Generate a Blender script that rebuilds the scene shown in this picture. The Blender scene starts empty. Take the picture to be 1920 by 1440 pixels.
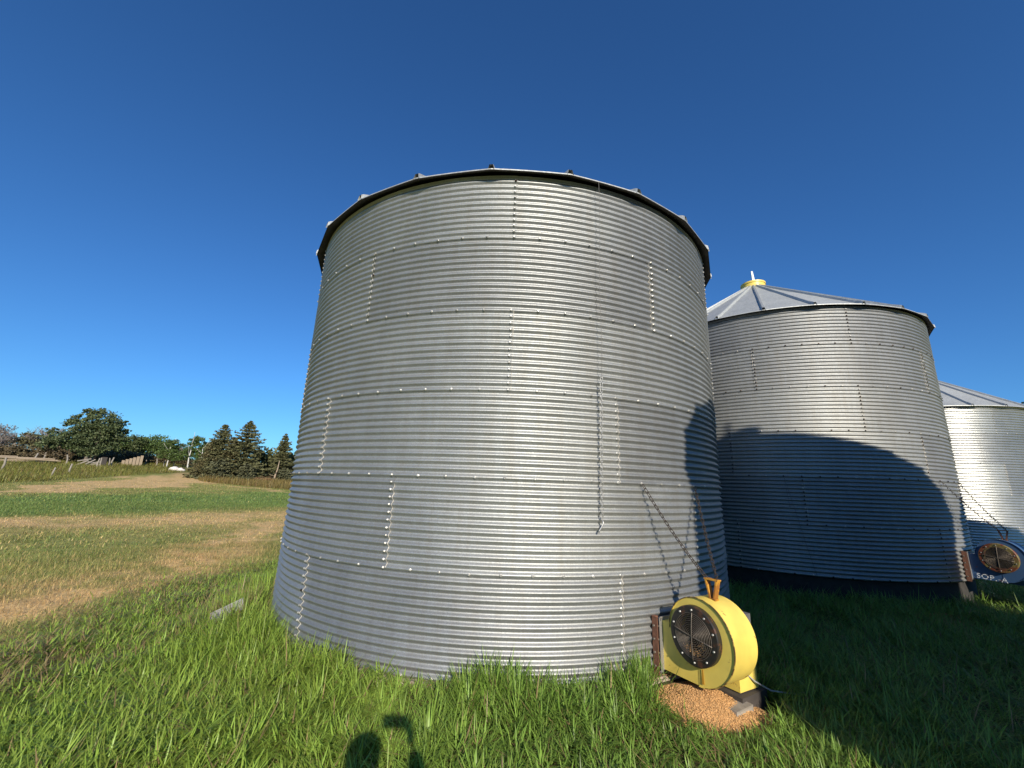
import bpy, bmesh, math, random
import numpy as np
from mathutils import Vector, Matrix

rng = np.random.default_rng(7)
random.seed(7)
SC = bpy.context.scene
COL = SC.collection
R = math.radians
EYE = 1.62
SUN_TRAVEL = Vector((-0.2059, 0.8855, -0.4165)).normalized()      # direction the light travels

# ------------------------------------------------------------------ camera
cd = bpy.data.cameras.new('camera')
cam = bpy.data.objects.new('camera', cd); COL.objects.link(cam)
fw = Vector((0.0, 0.971661, 0.236379)); rt = Vector((0.999384, -0.008294, 0.034093)); up = Vector((-0.035088, -0.236233, 0.971063))
m = Matrix((rt, up, -fw)).transposed().to_4x4(); m.translation = (0, 0, EYE)
cam.matrix_world = m
cd.sensor_width = 36.0; cd.lens = 14.7714; cd.clip_start = 0.01; cd.clip_end = 4000
SC.camera = cam

# ------------------------------------------------------------------ sky, sun, exposure
w = bpy.data.worlds.new('World'); SC.world = w; w.use_nodes = True
nt = w.node_tree; nt.nodes.clear()
sky = nt.nodes.new('ShaderNodeTexSky'); sky.sky_type = 'NISHITA'; sky.sun_disc = False
sky.sun_elevation = math.asin(-SUN_TRAVEL.z)
sky.sun_rotation = math.atan2(-SUN_TRAVEL.x, -SUN_TRAVEL.y)
sky.altitude = 900; sky.air_density = 1.12; sky.dust_density = 0.3; sky.ozone_density = 3.0
hs = nt.nodes.new('ShaderNodeMix'); hs.data_type = 'RGBA'; hs.blend_type = 'MULTIPLY'; hs.inputs[0].default_value = 1.0; hs.inputs[7].default_value = (0.43, 0.90, 1.40, 1)
bg = nt.nodes.new('ShaderNodeBackground'); bg.inputs['Strength'].default_value = 0.074
wo = nt.nodes.new('ShaderNodeOutputWorld')
nt.links.new(sky.outputs[0], hs.inputs[6]); nt.links.new(hs.outputs[2], bg.inputs['Color']); nt.links.new(bg.outputs[0], wo.inputs[0])
sd = bpy.data.lights.new('sun', 'SUN'); sd.energy = 4.8; sd.angle = R(0.55); sd.color = (1.0, 0.90, 0.76)
so = bpy.data.objects.new('sun', sd); COL.objects.link(so)
so.rotation_euler = SUN_TRAVEL.to_track_quat('-Z', 'Y').to_euler(); so.location = (10, -40, 25)
SC.view_settings.view_transform = 'Standard'; SC.view_settings.look = 'None'
SC.view_settings.exposure = 0.4; SC.view_settings.gamma = 1.0; SC.view_settings.use_curve_mapping = False

# ------------------------------------------------------------------ helpers
def vnoise(x, y, s=0):
    x = np.asarray(x, float) + 137.0 * s; y = np.asarray(y, float) - 71.0 * s
    xi = np.floor(x).astype(np.int64); yi = np.floor(y).astype(np.int64); xf = x - xi; yf = y - yi
    def h(a, b):
        n = (a * 374761393 + b * 668265263 + s * 982451653) & 0x7fffffff
        n = ((n ^ (n >> 13)) * 1274126177) & 0x7fffffff
        return ((n ^ (n >> 16)) & 0xffff) / 65535.0
    u = xf * xf * (3 - 2 * xf); v = yf * yf * (3 - 2 * yf)
    return (h(xi, yi) * (1 - u) + h(xi + 1, yi) * u) * (1 - v) + (h(xi, yi + 1) * (1 - u) + h(xi + 1, yi + 1) * u) * v
def fbm(x, y, s=0, o=3):
    t = 0; a = .5; n = 0
    for k in range(o): t = t + a * vnoise(x * 2 ** k, y * 2 ** k, s + k); n += a; a *= .5
    return t / n
def sstep(a, b, x):
    t = np.clip((x - a) / (b - a), 0, 1); return t * t * (3 - 2 * t)

def mesh_np(name, V, F, mat=None, smooth=False, col=None):
    """V (n,3); F (m,k) int array of equal-size faces, or list of such arrays / lists"""
    me = bpy.data.meshes.new(name)
    V = np.ascontiguousarray(V, np.float32)
    if isinstance(F, np.ndarray): F = [F]
    F = [np.asarray(f, np.int32) for f in F if len(f)]
    loops = np.concatenate([f.ravel() for f in F]); sizes = np.concatenate([np.full(len(f), f.shape[1], np.int32) for f in F])
    me.vertices.add(len(V)); me.vertices.foreach_set('co', V.ravel())
    me.loops.add(len(loops)); me.loops.foreach_set('vertex_index', loops)
    me.polygons.add(len(sizes)); st = np.zeros(len(sizes), np.int32); st[1:] = np.cumsum(sizes)[:-1]
    me.polygons.foreach_set('loop_start', st)
    me.polygons.foreach_set('use_smooth', np.full(len(sizes), bool(smooth)))
    if col is not None:
        at = me.color_attributes.new('Col', 'FLOAT_COLOR', 'POINT')
        c = np.ones((len(V), 4), np.float32); c[:, :3] = col; at.data.foreach_set('color', c.ravel())
    me.update(calc_edges=True); me.validate()
    if mat: me.materials.append(mat)
    return me
def obj(name, me, parent=None, loc=(0, 0, 0), rz=0.0, **kw):
    o = bpy.data.objects.new(name, me); COL.objects.link(o)
    o.parent = parent; o.location = loc; o.rotation_euler = (0, 0, rz)
    for k, v in kw.items(): o[k] = v
    return o
def thing(name, label, cat, loc=(0, 0, 0), rz=0.0, group=None):
    o = obj(name, None, None, loc, rz); o['label'] = label; o['category'] = cat
    if group: o['group'] = group
    o.empty_display_size = .2
    return o
def tag(o, label, cat, group=None, kind=None):
    if label: o['label'] = label
    if cat: o['category'] = cat
    if group: o['group'] = group
    if kind: o['kind'] = kind
    return o

class MB:
    """collects simple shapes into one mesh"""
    def __init__(s): s.V = []; s.Q = []; s.T = []; s.n = 0
    def add(s, V, Q=(), T=()):
        V = np.asarray(V, float); s.V.append(V)
        if len(Q): s.Q.append(np.asarray(Q, np.int64) + s.n)
        if len(T): s.T.append(np.asarray(T, np.int64) + s.n)
        s.n += len(V)
    def box(s, c, d, rot=None, taper=1.0):
        x, y, z = np.array(d) / 2
        V = np.array([[-x, -y, -z], [x, -y, -z], [x, y, -z], [-x, y, -z], [-x * taper, -y * taper, z], [x * taper, -y * taper, z], [x * taper, y * taper, z], [-x * taper, y * taper, z]])
        if rot is not None: V = V @ np.array(rot).T
        s.add(V + np.array(c), [[0, 3, 2, 1], [4, 5, 6, 7], [0, 1, 5, 4], [1, 2, 6, 5], [2, 3, 7, 6], [3, 0, 4, 7]])
    def tube(s, P, r, n=8, cap=True):
        P = np.asarray(P, float); r = np.broadcast_to(np.asarray(r, float), (len(P),))
        T = np.gradient(P, axis=0); T /= np.linalg.norm(T, axis=1)[:, None] + 1e-12
        ref = np.array([0, 0, 1.]) if abs(T[0][2]) < .9 else np.array([1., 0, 0])
        u = np.cross(T[0], ref); u /= np.linalg.norm(u); V = []
        a = np.linspace(0, 2 * np.pi, n, endpoint=False)
        for i in range(len(P)):
            u = u - T[i] * (u @ T[i]); u /= np.linalg.norm(u) + 1e-12; v = np.cross(T[i], u)
            V.append(P[i] + r[i] * (np.cos(a)[:, None] * u + np.sin(a)[:, None] * v))
        V = np.concatenate(V); Q = []
        for i in range(len(P) - 1):
            for k in range(n):
                k2 = (k + 1) % n; Q.append([i * n + k, i * n + k2, (i + 1) * n + k2, (i + 1) * n + k])
        Tt = []
        if cap:
            V = np.concatenate([V, P[:1], P[-1:]]); b = len(V) - 2
            for k in range(n):
                k2 = (k + 1) % n; Tt += [[b, k2, k], [b + 1, (len(P) - 1) * n + k, (len(P) - 1) * n + k2]]
        s.add(V, Q, Tt)
    def lathe(s, prof, n=24, axis='z', c=(0, 0, 0), close=False):
        prof = np.asarray(prof, float); k = len(prof); a = np.linspace(0, 2 * np.pi, n, endpoint=False)
        V = np.stack([np.outer(np.cos(a), prof[:, 0]), np.outer(np.sin(a), prof[:, 0]), np.tile(prof[:, 1], (n, 1))], -1).reshape(-1, 3)
        if axis == 'y': V = np.stack([V[:, 0], V[:, 2], -V[:, 1]], -1)
        if axis == 'x': V = np.stack([V[:, 2], V[:, 0], V[:, 1]], -1)
        Q = []
        for i in range(n):
            i2 = (i + 1) % n
            for j in range(k - 1 + (1 if close else 0)):
                j2 = (j + 1) % k; Q.append([i * k + j, i2 * k + j, i2 * k + j2, i * k + j2])
        s.add(V + np.array(c), Q)
    def mesh(s, name, mat=None, smooth=False):
        V = np.concatenate(s.V); F = []
        if s.Q: F.append(np.concatenate(s.Q))
        if s.T: F.append(np.concatenate(s.T))
        return mesh_np(name, V, F, mat, smooth)
def autosmooth(me, ang=35):
    me.polygons.foreach_set('use_smooth', np.ones(len(me.polygons), bool))
    bm = bmesh.new(); bm.from_mesh(me)
    for e in bm.edges:
        if len(e.link_faces) == 2 and e.calc_face_angle(0) > R(ang): e.smooth = False
    bm.to_mesh(me); bm.free(); return me
def rotm(ax, ang): return np.array(Matrix.Rotation(ang, 3, ax))

# ------------------------------------------------------------------ materials
def new_mat(name):
    mt = bpy.data.materials.new(name); mt.use_nodes = True
    n = mt.node_tree.nodes; b = n['Principled BSDF']; return mt, mt.node_tree, n, b
def N(t, ty, **kw):
    x = t.nodes.new(ty)
    for k, v in kw.items():
        if k in x.inputs: x.inputs[k].default_value = v
        else: setattr(x, k, v)
    return x
def ramp(t, fac, stops):
    r = t.nodes.new('ShaderNodeValToRGB'); e = r.color_ramp.elements
    while len(e) < len(stops): e.new(.5)
    for i, (p, c) in enumerate(stops): e[i].position = p; e[i].color = (*c, 1) if len(c) == 3 else c
    t.links.new(fac, r.inputs[0]); return r.outputs[0]
def mix(t, fac, a, b, mode='MIX'):
    x = t.nodes.new('ShaderNodeMix'); x.data_type = 'RGBA'; x.blend_type = mode
    for sck, v in ((x.inputs[0], fac), (x.inputs[6], a), (x.inputs[7], b)):
        if hasattr(v, 'is_linked'): t.links.new(v, sck)
        elif isinstance(v, (int, float)): sck.default_value = v
        else: sck.default_value = (*v, 1) if len(v) == 3 else v
    return x.outputs[2]

def galvanized(name, base=(0.390, 0.403, 0.396), rough=(0.46, 0.62), metal=0.76, dirt=0.42, spangle=170):
    mt, t, n, b = new_mat(name)
    tc = N(t, 'ShaderNodeTexCoord'); oi = N(t, 'ShaderNodeObjectInfo')
    mp = N(t, 'ShaderNodeMapping'); t.links.new(tc.outputs['Object'], mp.inputs[0])
    cmb = N(t, 'ShaderNodeCombineXYZ'); mm = N(t, 'ShaderNodeMath', operation='MULTIPLY'); mm.inputs[1].default_value = 40
    t.links.new(oi.outputs['Random'], mm.inputs[0]); t.links.new(mm.outputs[0], cmb.inputs[2]); t.links.new(cmb.outputs[0], mp.inputs['Location'])
    vo = N(t, 'ShaderNodeTexVoronoi', Scale=spangle); vo.feature = 'F1'; t.links.new(mp.outputs[0], vo.inputs[0])
    sp = N(t, 'ShaderNodeSeparateColor'); t.links.new(vo.outputs['Color'], sp.inputs[0])
    n1 = N(t, 'ShaderNodeTexNoise', Scale=2.2, Detail=6.0, Roughness=.6); t.links.new(mp.outputs[0], n1.inputs[0])
    n2 = N(t, 'ShaderNodeTexNoise', Scale=90.0, Detail=3.0); t.links.new(mp.outputs[0], n2.inputs[0])
    st = N(t, 'ShaderNodeMapping'); st.inputs['Scale'].default_value = (9, 9, .6); t.links.new(mp.outputs[0], st.inputs[0])
    n3 = N(t, 'ShaderNodeTexNoise', Scale=1.6, Detail=5.0); t.links.new(st.outputs[0], n3.inputs[0])
    c = ramp(t, sp.outputs[0], [(0.0, tuple(x * .84 for x in base)), (1.0, tuple(min(1, x * 1.15) for x in base))])
    c2 = ramp(t, n1.outputs[0], [(0.3, (.86, .87, .88)), (0.7, (1.0, 1.0, 1.0))])
    c = mix(t, 1.0, c, c2, 'MULTIPLY')
    cd_ = ramp(t, n3.outputs[0], [(0.42, (0, 0, 0)), (0.75, (1, 1, 1))])
    f = N(t, 'ShaderNodeMath', operation='MULTIPLY'); f.inputs[1].default_value = dirt
    t.links.new(cd_, f.inputs[0]); c = mix(t, f.outputs[0], c, (.30, .285, .25))
    rv = N(t, 'ShaderNodeMapRange'); rv.inputs[3].default_value = 0.20; rv.inputs[4].default_value = 0.0
    vary = mix(t, 1.0, c, ramp(t, oi.outputs['Random'], [(0, (.82, .82, .83)), (1, (1.06, 1.06, 1.05))]), 'MULTIPLY')
    t.links.new(vary, b.inputs['Base Color'])
    mr = N(t, 'ShaderNodeMapRange'); mr.inputs[3].default_value = rough[0]; mr.inputs[4].default_value = rough[1]
    ad = N(t, 'ShaderNodeMath', operation='ADD'); t.links.new(sp.outputs[1], ad.inputs[0]); t.links.new(n1.outputs[0], ad.inputs[1])
    hf = N(t, 'ShaderNodeMath', operation='MULTIPLY'); hf.inputs[1].default_value = .5; t.links.new(ad.outputs[0], hf.inputs[0])
    t.links.new(hf.outputs[0], mr.inputs[0]); t.links.new(mr.outputs[0], b.inputs['Roughness'])
    b.inputs['Metallic'].default_value = metal
    bp = N(t, 'ShaderNodeBump', Strength=.25, Distance=.002); t.links.new(n2.outputs[0], bp.inputs['Height'])
    t.links.new(bp.outputs[0], b.inputs['Normal'])
    return mt
def painted(name, colr, rough=.45, rust=(.20, .075, .03), rust_amt=.5, chip=.64, metal=0.0, fade=.85, scale=6):
    mt, t, n, b = new_mat(name)
    tc = N(t, 'ShaderNodeTexCoord')
    n1 = N(t, 'ShaderNodeTexNoise', Scale=scale, Detail=8.0, Roughness=.7); t.links.new(tc.outputs['Object'], n1.inputs[0])
    n2 = N(t, 'ShaderNodeTexNoise', Scale=scale * .4, Detail=3.0); t.links.new(tc.outputs['Object'], n2.inputs[0])
    n3 = N(t, 'ShaderNodeTexNoise', Scale=60.0, Detail=4.0); t.links.new(tc.outputs['Object'], n3.inputs[0])
    c = ramp(t, n2.outputs[0], [(.3, tuple(x * fade for x in colr)), (.7, colr)])
    rm = ramp(t, n1.outputs[0], [(chip, (0, 0, 0)), (chip + .04, (1, 1, 1))])
    f = N(t, 'ShaderNodeMath', operation='MULTIPLY'); f.inputs[1].default_value = rust_amt; t.links.new(rm, f.inputs[0])
    c = mix(t, f.outputs[0], c, rust)
    t.links.new(c, b.inputs['Base Color'])
    t.links.new(ramp(t, n3.outputs[0], [(0, (rough * .8,) * 3), (1, (min(1, rough * 1.25),) * 3)]), b.inputs['Roughness'])
    b.inputs['Metallic'].default_value = metal
    bp = N(t, 'ShaderNodeBump', Strength=.2, Distance=.002); t.links.new(n1.outputs[0], bp.inputs['Height']); t.links.new(bp.outputs[0], b.inputs['Normal'])
    return mt
def attr_mat(name, rough=.6, trans=.0, noise=0.0, nscale=8.0, spec=.3, bump=0.0, bscale=20.0):
    mt, t, n, b = new_mat(name)
    at = N(t, 'ShaderNodeAttribute'); at.attribute_name = 'Col'; c = at.outputs['Color']
    tc = N(t, 'ShaderNodeTexCoord')
    if noise > 0:
        n1 = N(t, 'ShaderNodeTexNoise', Scale=nscale, Detail=8.0, Roughness=.72); t.links.new(tc.outputs['Object'], n1.inputs[0])
        c = mix(t, 1.0, c, ramp(t, n1.outputs[0], [(.25, (1 - noise,) * 3), (.75, (1 + noise * .6,) * 3)]), 'MULTIPLY')
        if bump > 0:
            n2 = N(t, 'ShaderNodeTexNoise', Scale=bscale, Detail=6.0); t.links.new(tc.outputs['Object'], n2.inputs[0])
            bp = N(t, 'ShaderNodeBump', Strength=bump, Distance=.05); t.links.new(n2.outputs[0], bp.inputs['Height']); t.links.new(bp.outputs[0], b.inputs['Normal'])
    t.links.new(c, b.inputs['Base Color']); b.inputs['Roughness'].default_value = rough; b.inputs['Specular IOR Level'].default_value = spec
    if trans > 0:
        tr = N(t, 'ShaderNodeBsdfTranslucent'); t.links.new(c, tr.inputs[0])
        ms = N(t, 'ShaderNodeMixShader'); ms.inputs[0].default_value = trans
        t.links.new(b.outputs[0], ms.inputs[1]); t.links.new(tr.outputs[0], ms.inputs[2])
        t.links.new(ms.outputs[0], n['Material Output'].inputs[0])
    return mt
def simple(name, colr, rough=.6, metal=0.0, var=.25, scale=12.0, stretch=(1, 1, 1), bump=.2):
    mt, t, n, b = new_mat(name)
    tc = N(t, 'ShaderNodeTexCoord'); mp = N(t, 'ShaderNodeMapping'); mp.inputs['Scale'].default_value = stretch; t.links.new(tc.outputs['Object'], mp.inputs[0])
    n1 = N(t, 'ShaderNodeTexNoise', Scale=scale, Detail=7.0, Roughness=.65); t.links.new(mp.outputs[0], n1.inputs[0])
    c = ramp(t, n1.outputs[0], [(.3, tuple(x * (1 - var) for x in colr)), (.7, tuple(min(1, x * (1 + var)) for x in colr))])
    t.links.new(c, b.inputs['Base Color']); b.inputs['Roughness'].default_value = rough; b.inputs['Metallic'].default_value = metal
    bp = N(t, 'ShaderNodeBump', Strength=bump, Distance=.005); t.links.new(n1.outputs[0], bp.inputs['Height']); t.links.new(bp.outputs[0], b.inputs['Normal'])
    return mt

M_GALV = galvanized('galvanized_wall_steel')
M_GALV_BRIGHT = galvanized('highlight_galvanized_wall_steel', base=(.54, .55, .53), rough=(.31, .39), metal=.85, dirt=.15, spangle=240)  # far bin's bright sun highlight put into lighter, glossier steel
M_GALV_ROOF = galvanized('galvanized_roof_steel', base=(.50, .52, .50), rough=(.5, .65), metal=.5, dirt=.2, spangle=50)
M_GALV_PLATE = galvanized('galvanized_plate', base=(.42, .41, .40), rough=(.42, .6), metal=.7, dirt=.3)
M_BOLT = attr_mat('bolt_steel', rough=.38, spec=.5); M_BOLT.node_tree.nodes['Principled BSDF'].inputs['Metallic'].default_value = .55
M_SEAL = simple('sealant_and_lit_edge', (.50, .47, .41), .6, 0, .2, 40)  # caulk, with the sunlit lap edge put into its pale colour
M_YELLOW = painted('yellow_machine_paint', (.80, .62, .13), .42, rust_amt=.8, chip=.625, scale=13, fade=.78)
M_YELLOW_RUST = painted('rusty_yellow_paint', (.55, .27, .03), .6, rust=(.25, .09, .02), rust_amt=.8, chip=.46, scale=14)
M_RIMRUST = painted('chipped_yellow_rim', (.42, .29, .06), .6, rust=(.10, .045, .02), rust_amt=1, chip=.47, scale=22)
M_BLUE = painted('blue_machine_paint', (.045, .10, .21), .42, rust_amt=.9, chip=.62, scale=7)
M_RUST = simple('rusty_iron', (.17, .075, .045), .8, .1, .4, 30)
M_DARKRUST = simple('dark_rusty_impeller', (.055, .030, .022), .8, .1, .4, 25)
M_EAVE_SHADE = simple('shaded_roof_underside', (.050, .044, .036), .9, 0, .35, 9)  # dark eave shade, painted on the roof panel undersides
M_BLACKRING = painted('black_rusty_steel', (.022, .018, .016), .45, rust=(.10, .04, .02), rust_amt=.8, chip=.55, scale=14)
M_RUSTRING = painted('rusted_inlet_steel', (.16, .13, .04), .55, rust=(.13, .035, .015), rust_amt=1, chip=.47, scale=9)
M_WIRE = simple('grille_wire', (.20, .17, .14), .5, .6, .3, 60)
M_CHAIN = simple('rusty_chain_iron', (.06, .045, .036), .6, .5, .4, 80)
M_CHAINGALV = simple('galvanized_chain', (.45, .45, .44), .45, .8, .25, 80)
M_DARK = simple('dark_iron', (.03, .025, .022), .6, .4, .3, 30)
M_MOTOR = simple('grey_motor_paint', (.14, .145, .15), .5, .2, .25, 20)
M_WHITE = simple('white_stencil_paint', (.78, .80, .80), .7, 0, .1, 60, bump=0)
M_CONC = simple('weathered_concrete', (.30, .25, .19), .9, 0, .25, 14)
M_DARKBASE = simple('dark_foundation', (.035, .033, .03), .9, 0, .35, 10)  # near-black, for the foundations of the middle and far bins
M_WOOD = simple('weathered_wood', (.27, .24, .20), .85, 0, .3, 7, (1, 1, 8))
M_WOODT = simple('tan_weathered_wood', (.30, .235, .16), .85, 0, .3, 7, (8, 1, 1))
M_WOODD = simple('dark_old_wood', (.05, .042, .036), .9, 0, .35, 9)
M_PALE = simple('pale_dry_board', (.27, .26, .235), .85, 0, .3, 9, (1, 10, 1))
M_BARK = simple('grey_brown_bark', (.13, .105, .085), .9, 0, .35, 9, (1, 1, .3))
M_BIRCH = simple('white_birch_bark', (.55, .53, .48), .8, 0, .35, 6, (1, 1, 2.5))
M_TWIG = simple('dry_grey_twigs', (.235, .20, .18), .9, 0, .3, 9)
M_DEADB = simple('dead_orange_branch', (.30, .17, .09), .9, 0, .35, 9)
M_ROCK = simple('white_boulder', (.66, .60, .56), .9, 0, .25, 3)
M_CORD = simple('dark_cord', (.16, .155, .145), .7, 0, .1, 20)
M_CABLE = simple('grey_cable', (.30, .30, .29), .6, 0, .1, 20)
M_GRASS = attr_mat('grass_blades', rough=.45, trans=.38, spec=.4)
M_LEAF = attr_mat('leaves', rough=.55, trans=.22, spec=.3)
M_NEEDLE = attr_mat('needles', rough=.65, trans=.10, spec=.2)
M_GROUND = attr_mat('ground_soil_and_thatch', rough=.95, noise=.45, nscale=3.5, spec=.1, bump=.5, bscale=30)
M_GRAIN = attr_mat('spilled_grain', rough=.7, spec=.3)

# ------------------------------------------------------------------ terrain
BIN_R = 2.9065; PITCH = 0.762; AMP = 0.0115; CORR = PITCH / 12
BINS = dict(near=((-0.0272, 6.547), 0.161), mid=((6.0535, 9.7675), 0.4216), far=((12.504, 13.452), 0.302))
CASTERS = [((5.99, -0.66), 0.10), ((12.19, 0.42), 0.16)]
def gz(x, y):
    x = np.asarray(x, float); y = np.asarray(y, float)
    s = np.clip(-.766 * x + .643 * y, 0, 115)
    z = 1.2 * (s / 66) ** 2.6
    near = np.exp(-(x * x + y * y) / 900.0)
    z = z + near * (.05 * (fbm(x * .9, y * .9, 3) - .5) + .03 * (vnoise(x * 3, y * 3, 5) - .5))
    for (c, _) in BINS.values():
        d = np.hypot(x - c[0], y - c[1]); z = z + .06 * (1 - sstep(2.9, 4.3, d)) + (.05 * (1 - sstep(2.95, 3.5, d)) if c[0] < 1 else 0)
    return z
def line_mask(x, y, pts, wd):
    d = np.full(np.shape(x), 1e9); p = np.array(pts, float)
    for a, b in zip(p[:-1], p[1:]):
        ab = b - a; t = np.clip(((x - a[0]) * ab[0] + (y - a[1]) * ab[1]) / (ab @ ab), 0, 1)
        d = np.minimum(d, np.hypot(x - a[0] - t * ab[0], y - a[1] - t * ab[1]))
    return np.clip(1 - d / wd, 0, 1)
def lushness(x, y):
    n = fbm(x * .55, y * .55, 11)
    l = sstep(-5.4, -4.1, x + 1.6 * (n - .5) - .06 * (y - 6)) * (1 - sstep(17, 22, y)) * (1 - sstep(14, 18, x)) * sstep(-3.5, -1.2, y + .8 * (n - .5))
    return l
def dryness(x, y):
    """0 green ... 1 straw, on the mown ground and tracks"""
    wx, wy = fbm(x * .16, y * .16, 121), fbm(x * .16, y * .16, 131); amp_ = np.clip(np.hypot(x, y) / 14, .35, 2.2); x0_, y0_ = x, y
    x = x + amp_ * 3.6 * (wx - .5) + .9 * (fbm(x * .9, y * .9, 141) - .5); y = y + amp_ * 3.6 * (wy - .5) + .9 * (fbm(x * .9, y * .9, 151) - .5)
    n = fbm(x * .5, y * .5, 21); n2 = fbm(x * 2.1, y * 2.1, 31)
    n4 = fbm(x * 1.1, y * 3.2, 33)
    d = 0.44 + .5 * (n - .5) + .35 * (n4 - .5)
    bA = line_mask(x, y, [(-6.8, 3.5), (-6.5, 6.0), (-6.2, 8.0), (-6.2, 10.3), (-6.9, 13.4), (-8, 18)], 1.75)
    d = d + .72 * sstep(0, 1.0, bA) * (.45 + 1.7 * (n2 - .40))
    bB = line_mask(x, y, [(-22, 12), (-15.8, 13.9), (-13.1, 14.5), (-10.8, 16.3), (-9.8, 19.7), (-9, 26)], 2.6)
    d = d + .62 * sstep(0, 1, bB) * (.45 + 1.1 * (n2 - .25))
    gr = line_mask(x, y, [(-30, 15), (-21, 19), (-18.3, 22), (-17.5, 29), (-16.5, 36), (-15, 44)], 7.5)
    d = d - .60 * sstep(.0, .6, gr) * (.35 + 1.1 * n)
    tr1 = line_mask(x, y, [(-24.5, 18), (-27.2, 23.5), (-31.8, 30.5), (-36.5, 39.5), (-43.9, 54.6), (-48, 66)], 1.5)
    tr2 = line_mask(x, y, [(-27.5, 27), (-30.9, 32.7), (-35.2, 41.4), (-42, 55.6), (-45.5, 64)], 1.6)
    pt = line_mask(x, y, [(-33, 39), (-36.5, 46), (-38.4, 53), (-40, 58)], 3.6)
    ed = line_mask(x, y, [(-36, 50), (-28.5, 46.2), (-22, 43.4), (-14, 40)], 1.2)
    d = np.maximum(d, 1.25 * np.maximum.reduce([sstep(0, .7, tr1), sstep(0, .7, tr2), sstep(0, .55, pt), .8 * sstep(0, .7, ed)]) * (.45 + .85 * n2))
    return np.clip(d, 0, 1.15)
C_STRAW = np.array((.64, .445, .205)); C_GREEN = np.array((.185, .265, .066)); C_OLIVE = np.array((.315, .300, .090)); C_SOIL = np.array((.115, .085, .055))
def veg_color(d):
    d = np.asarray(d)[..., None]
    return np.where(d < .5, C_GREEN + (C_OLIVE - C_GREEN) * (d / .5), C_OLIVE + (C_STRAW - C_OLIVE) * np.clip((d - .5) / .5, 0, 1))

rad = np.concatenate([[0.0], np.geomspace(.35, 60, 330), np.geomspace(61, 2500, 60)])
az = np.concatenate([np.radians(np.arange(-75, 75, .5)), np.radians(np.arange(75, 285, 4.0))]); na = len(az)
RR, AA = np.meshgrid(rad, az, indexing='ij'); GX = RR * np.sin(AA); GY = RR * np.cos(AA); GZ = gz(GX, GY)
idx = np.arange(len(rad) * na).reshape(len(rad), na); i2 = np.roll(idx, -1, axis=1)
F = np.stack([idx[:-1], idx[1:], i2[1:], i2[:-1]], -1).reshape(-1, 4)
dr = dryness(GX, GY); gc = veg_color(dr)
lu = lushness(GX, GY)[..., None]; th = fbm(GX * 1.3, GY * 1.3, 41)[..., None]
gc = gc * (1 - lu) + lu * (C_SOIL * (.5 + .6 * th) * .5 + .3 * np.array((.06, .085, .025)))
gd = np.hypot(GX, GY); far_ = sstep(70, 90, gd)[..., None]; gc = gc * (1 - far_) + far_ * np.array((.12, .13, .05))
V = np.stack([GX, GY, GZ], -1).reshape(-1, 3)
obj('ground', mesh_np('ground', V, F, M_GROUND, True, gc.reshape(-1, 3)), kind='structure')

# ------------------------------------------------------------------ grain bins
def prof(z): return AMP * np.cos(2 * np.pi * z / CORR)
def sheet_mesh(name, z0, z1, flip):
    nz = int(round((z1 - z0) / CORR * 9)); zz = np.linspace(z0, z1, nz + 1)
    aa = np.linspace(R(-.5), R(60.5), 22); u = (aa - aa[0]) / (aa[-1] - aa[0])
    if flip: u = 1 - u
    Z, A = np.meshgrid(zz, aa, indexing='ij'); U = np.broadcast_to(u, Z.shape)
    rr = BIN_R + prof(Z) + .0032 * U + .0024 * (1 - (Z - z0) / PITCH)
    rr = rr + .0015 * np.sin(A * 23 + Z * 5) * np.sin(Z * 9 + A * 7)
    V = np.stack([rr * np.cos(A), rr * np.sin(A), Z], -1).reshape(-1, 3)
    ix = np.arange(V.shape[0]).reshape(Z.shape); Fq = np.stack([ix[:-1, :-1], ix[:-1, 1:], ix[1:, 1:], ix[1:, :-1]], -1).reshape(-1, 4)
    return mesh_np(name, V, Fq, M_GALV, True)
SHEET = {f: sheet_mesh('wall_sheet', -.014, PITCH + .012, f) for f in (False, True)}
SHEET_TOP = sheet_mesh('wall_sheet', -.014, PITCH - CORR * 1.05, False)
def seal_mesh(ztop, side, seed):
    r_ = np.random.default_rng(seed); n = 110; zz = np.linspace(.0, ztop, n)
    wd = .0008 + .0034 * np.clip(fbm(zz * 14, zz * 0 + seed, seed) * 2.1 - .6, 0, 1.1)
    a0 = R(60.5) if side > 0 else R(-.5)
    rr = BIN_R + prof(zz) + .0058; V = []
    wob = .002 * (fbm(zz * 30, zz * 0, seed + 3) - .5)
    for da, dr_ in ((-1, -.001), (0, .0024), (1, -.0025)):
        a = a0 + (wob + da * wd) / BIN_R; V.append(np.stack([(rr + dr_) * np.cos(a), (rr + dr_) * np.sin(a), zz], -1))
    V = np.concatenate(V); Fq = []
    for k in range(2):
        for i in range(n - 1): Fq.append([k * n + i, (k + 1) * n + i, (k + 1) * n + i + 1, k * n + i + 1])
    return mesh_np('sealant_lit_edge', V, np.array(Fq), M_SEAL, True)
SEAL = [seal_mesh(PITCH, 1, 1), seal_mesh(PITCH, 1, 2), seal_mesh(PITCH * .9, 1, 5)]
SEAL_FLIP = seal_mesh(PITCH, -1, 4)
def bright_copy(me):
    c = me.copy(); c.materials.clear(); c.materials.append(M_GALV_BRIGHT); return c
SHEET_BRIGHT = {f: bright_copy(SHEET[f]) for f in SHEET}; SHEET_TOP_BRIGHT = bright_copy(SHEET_TOP)
SEAMS = [0, 6, 0, 4, 8, 4]          # bolt index of a vertical seam in each ring, from the top
TH0 = -0.002
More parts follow.
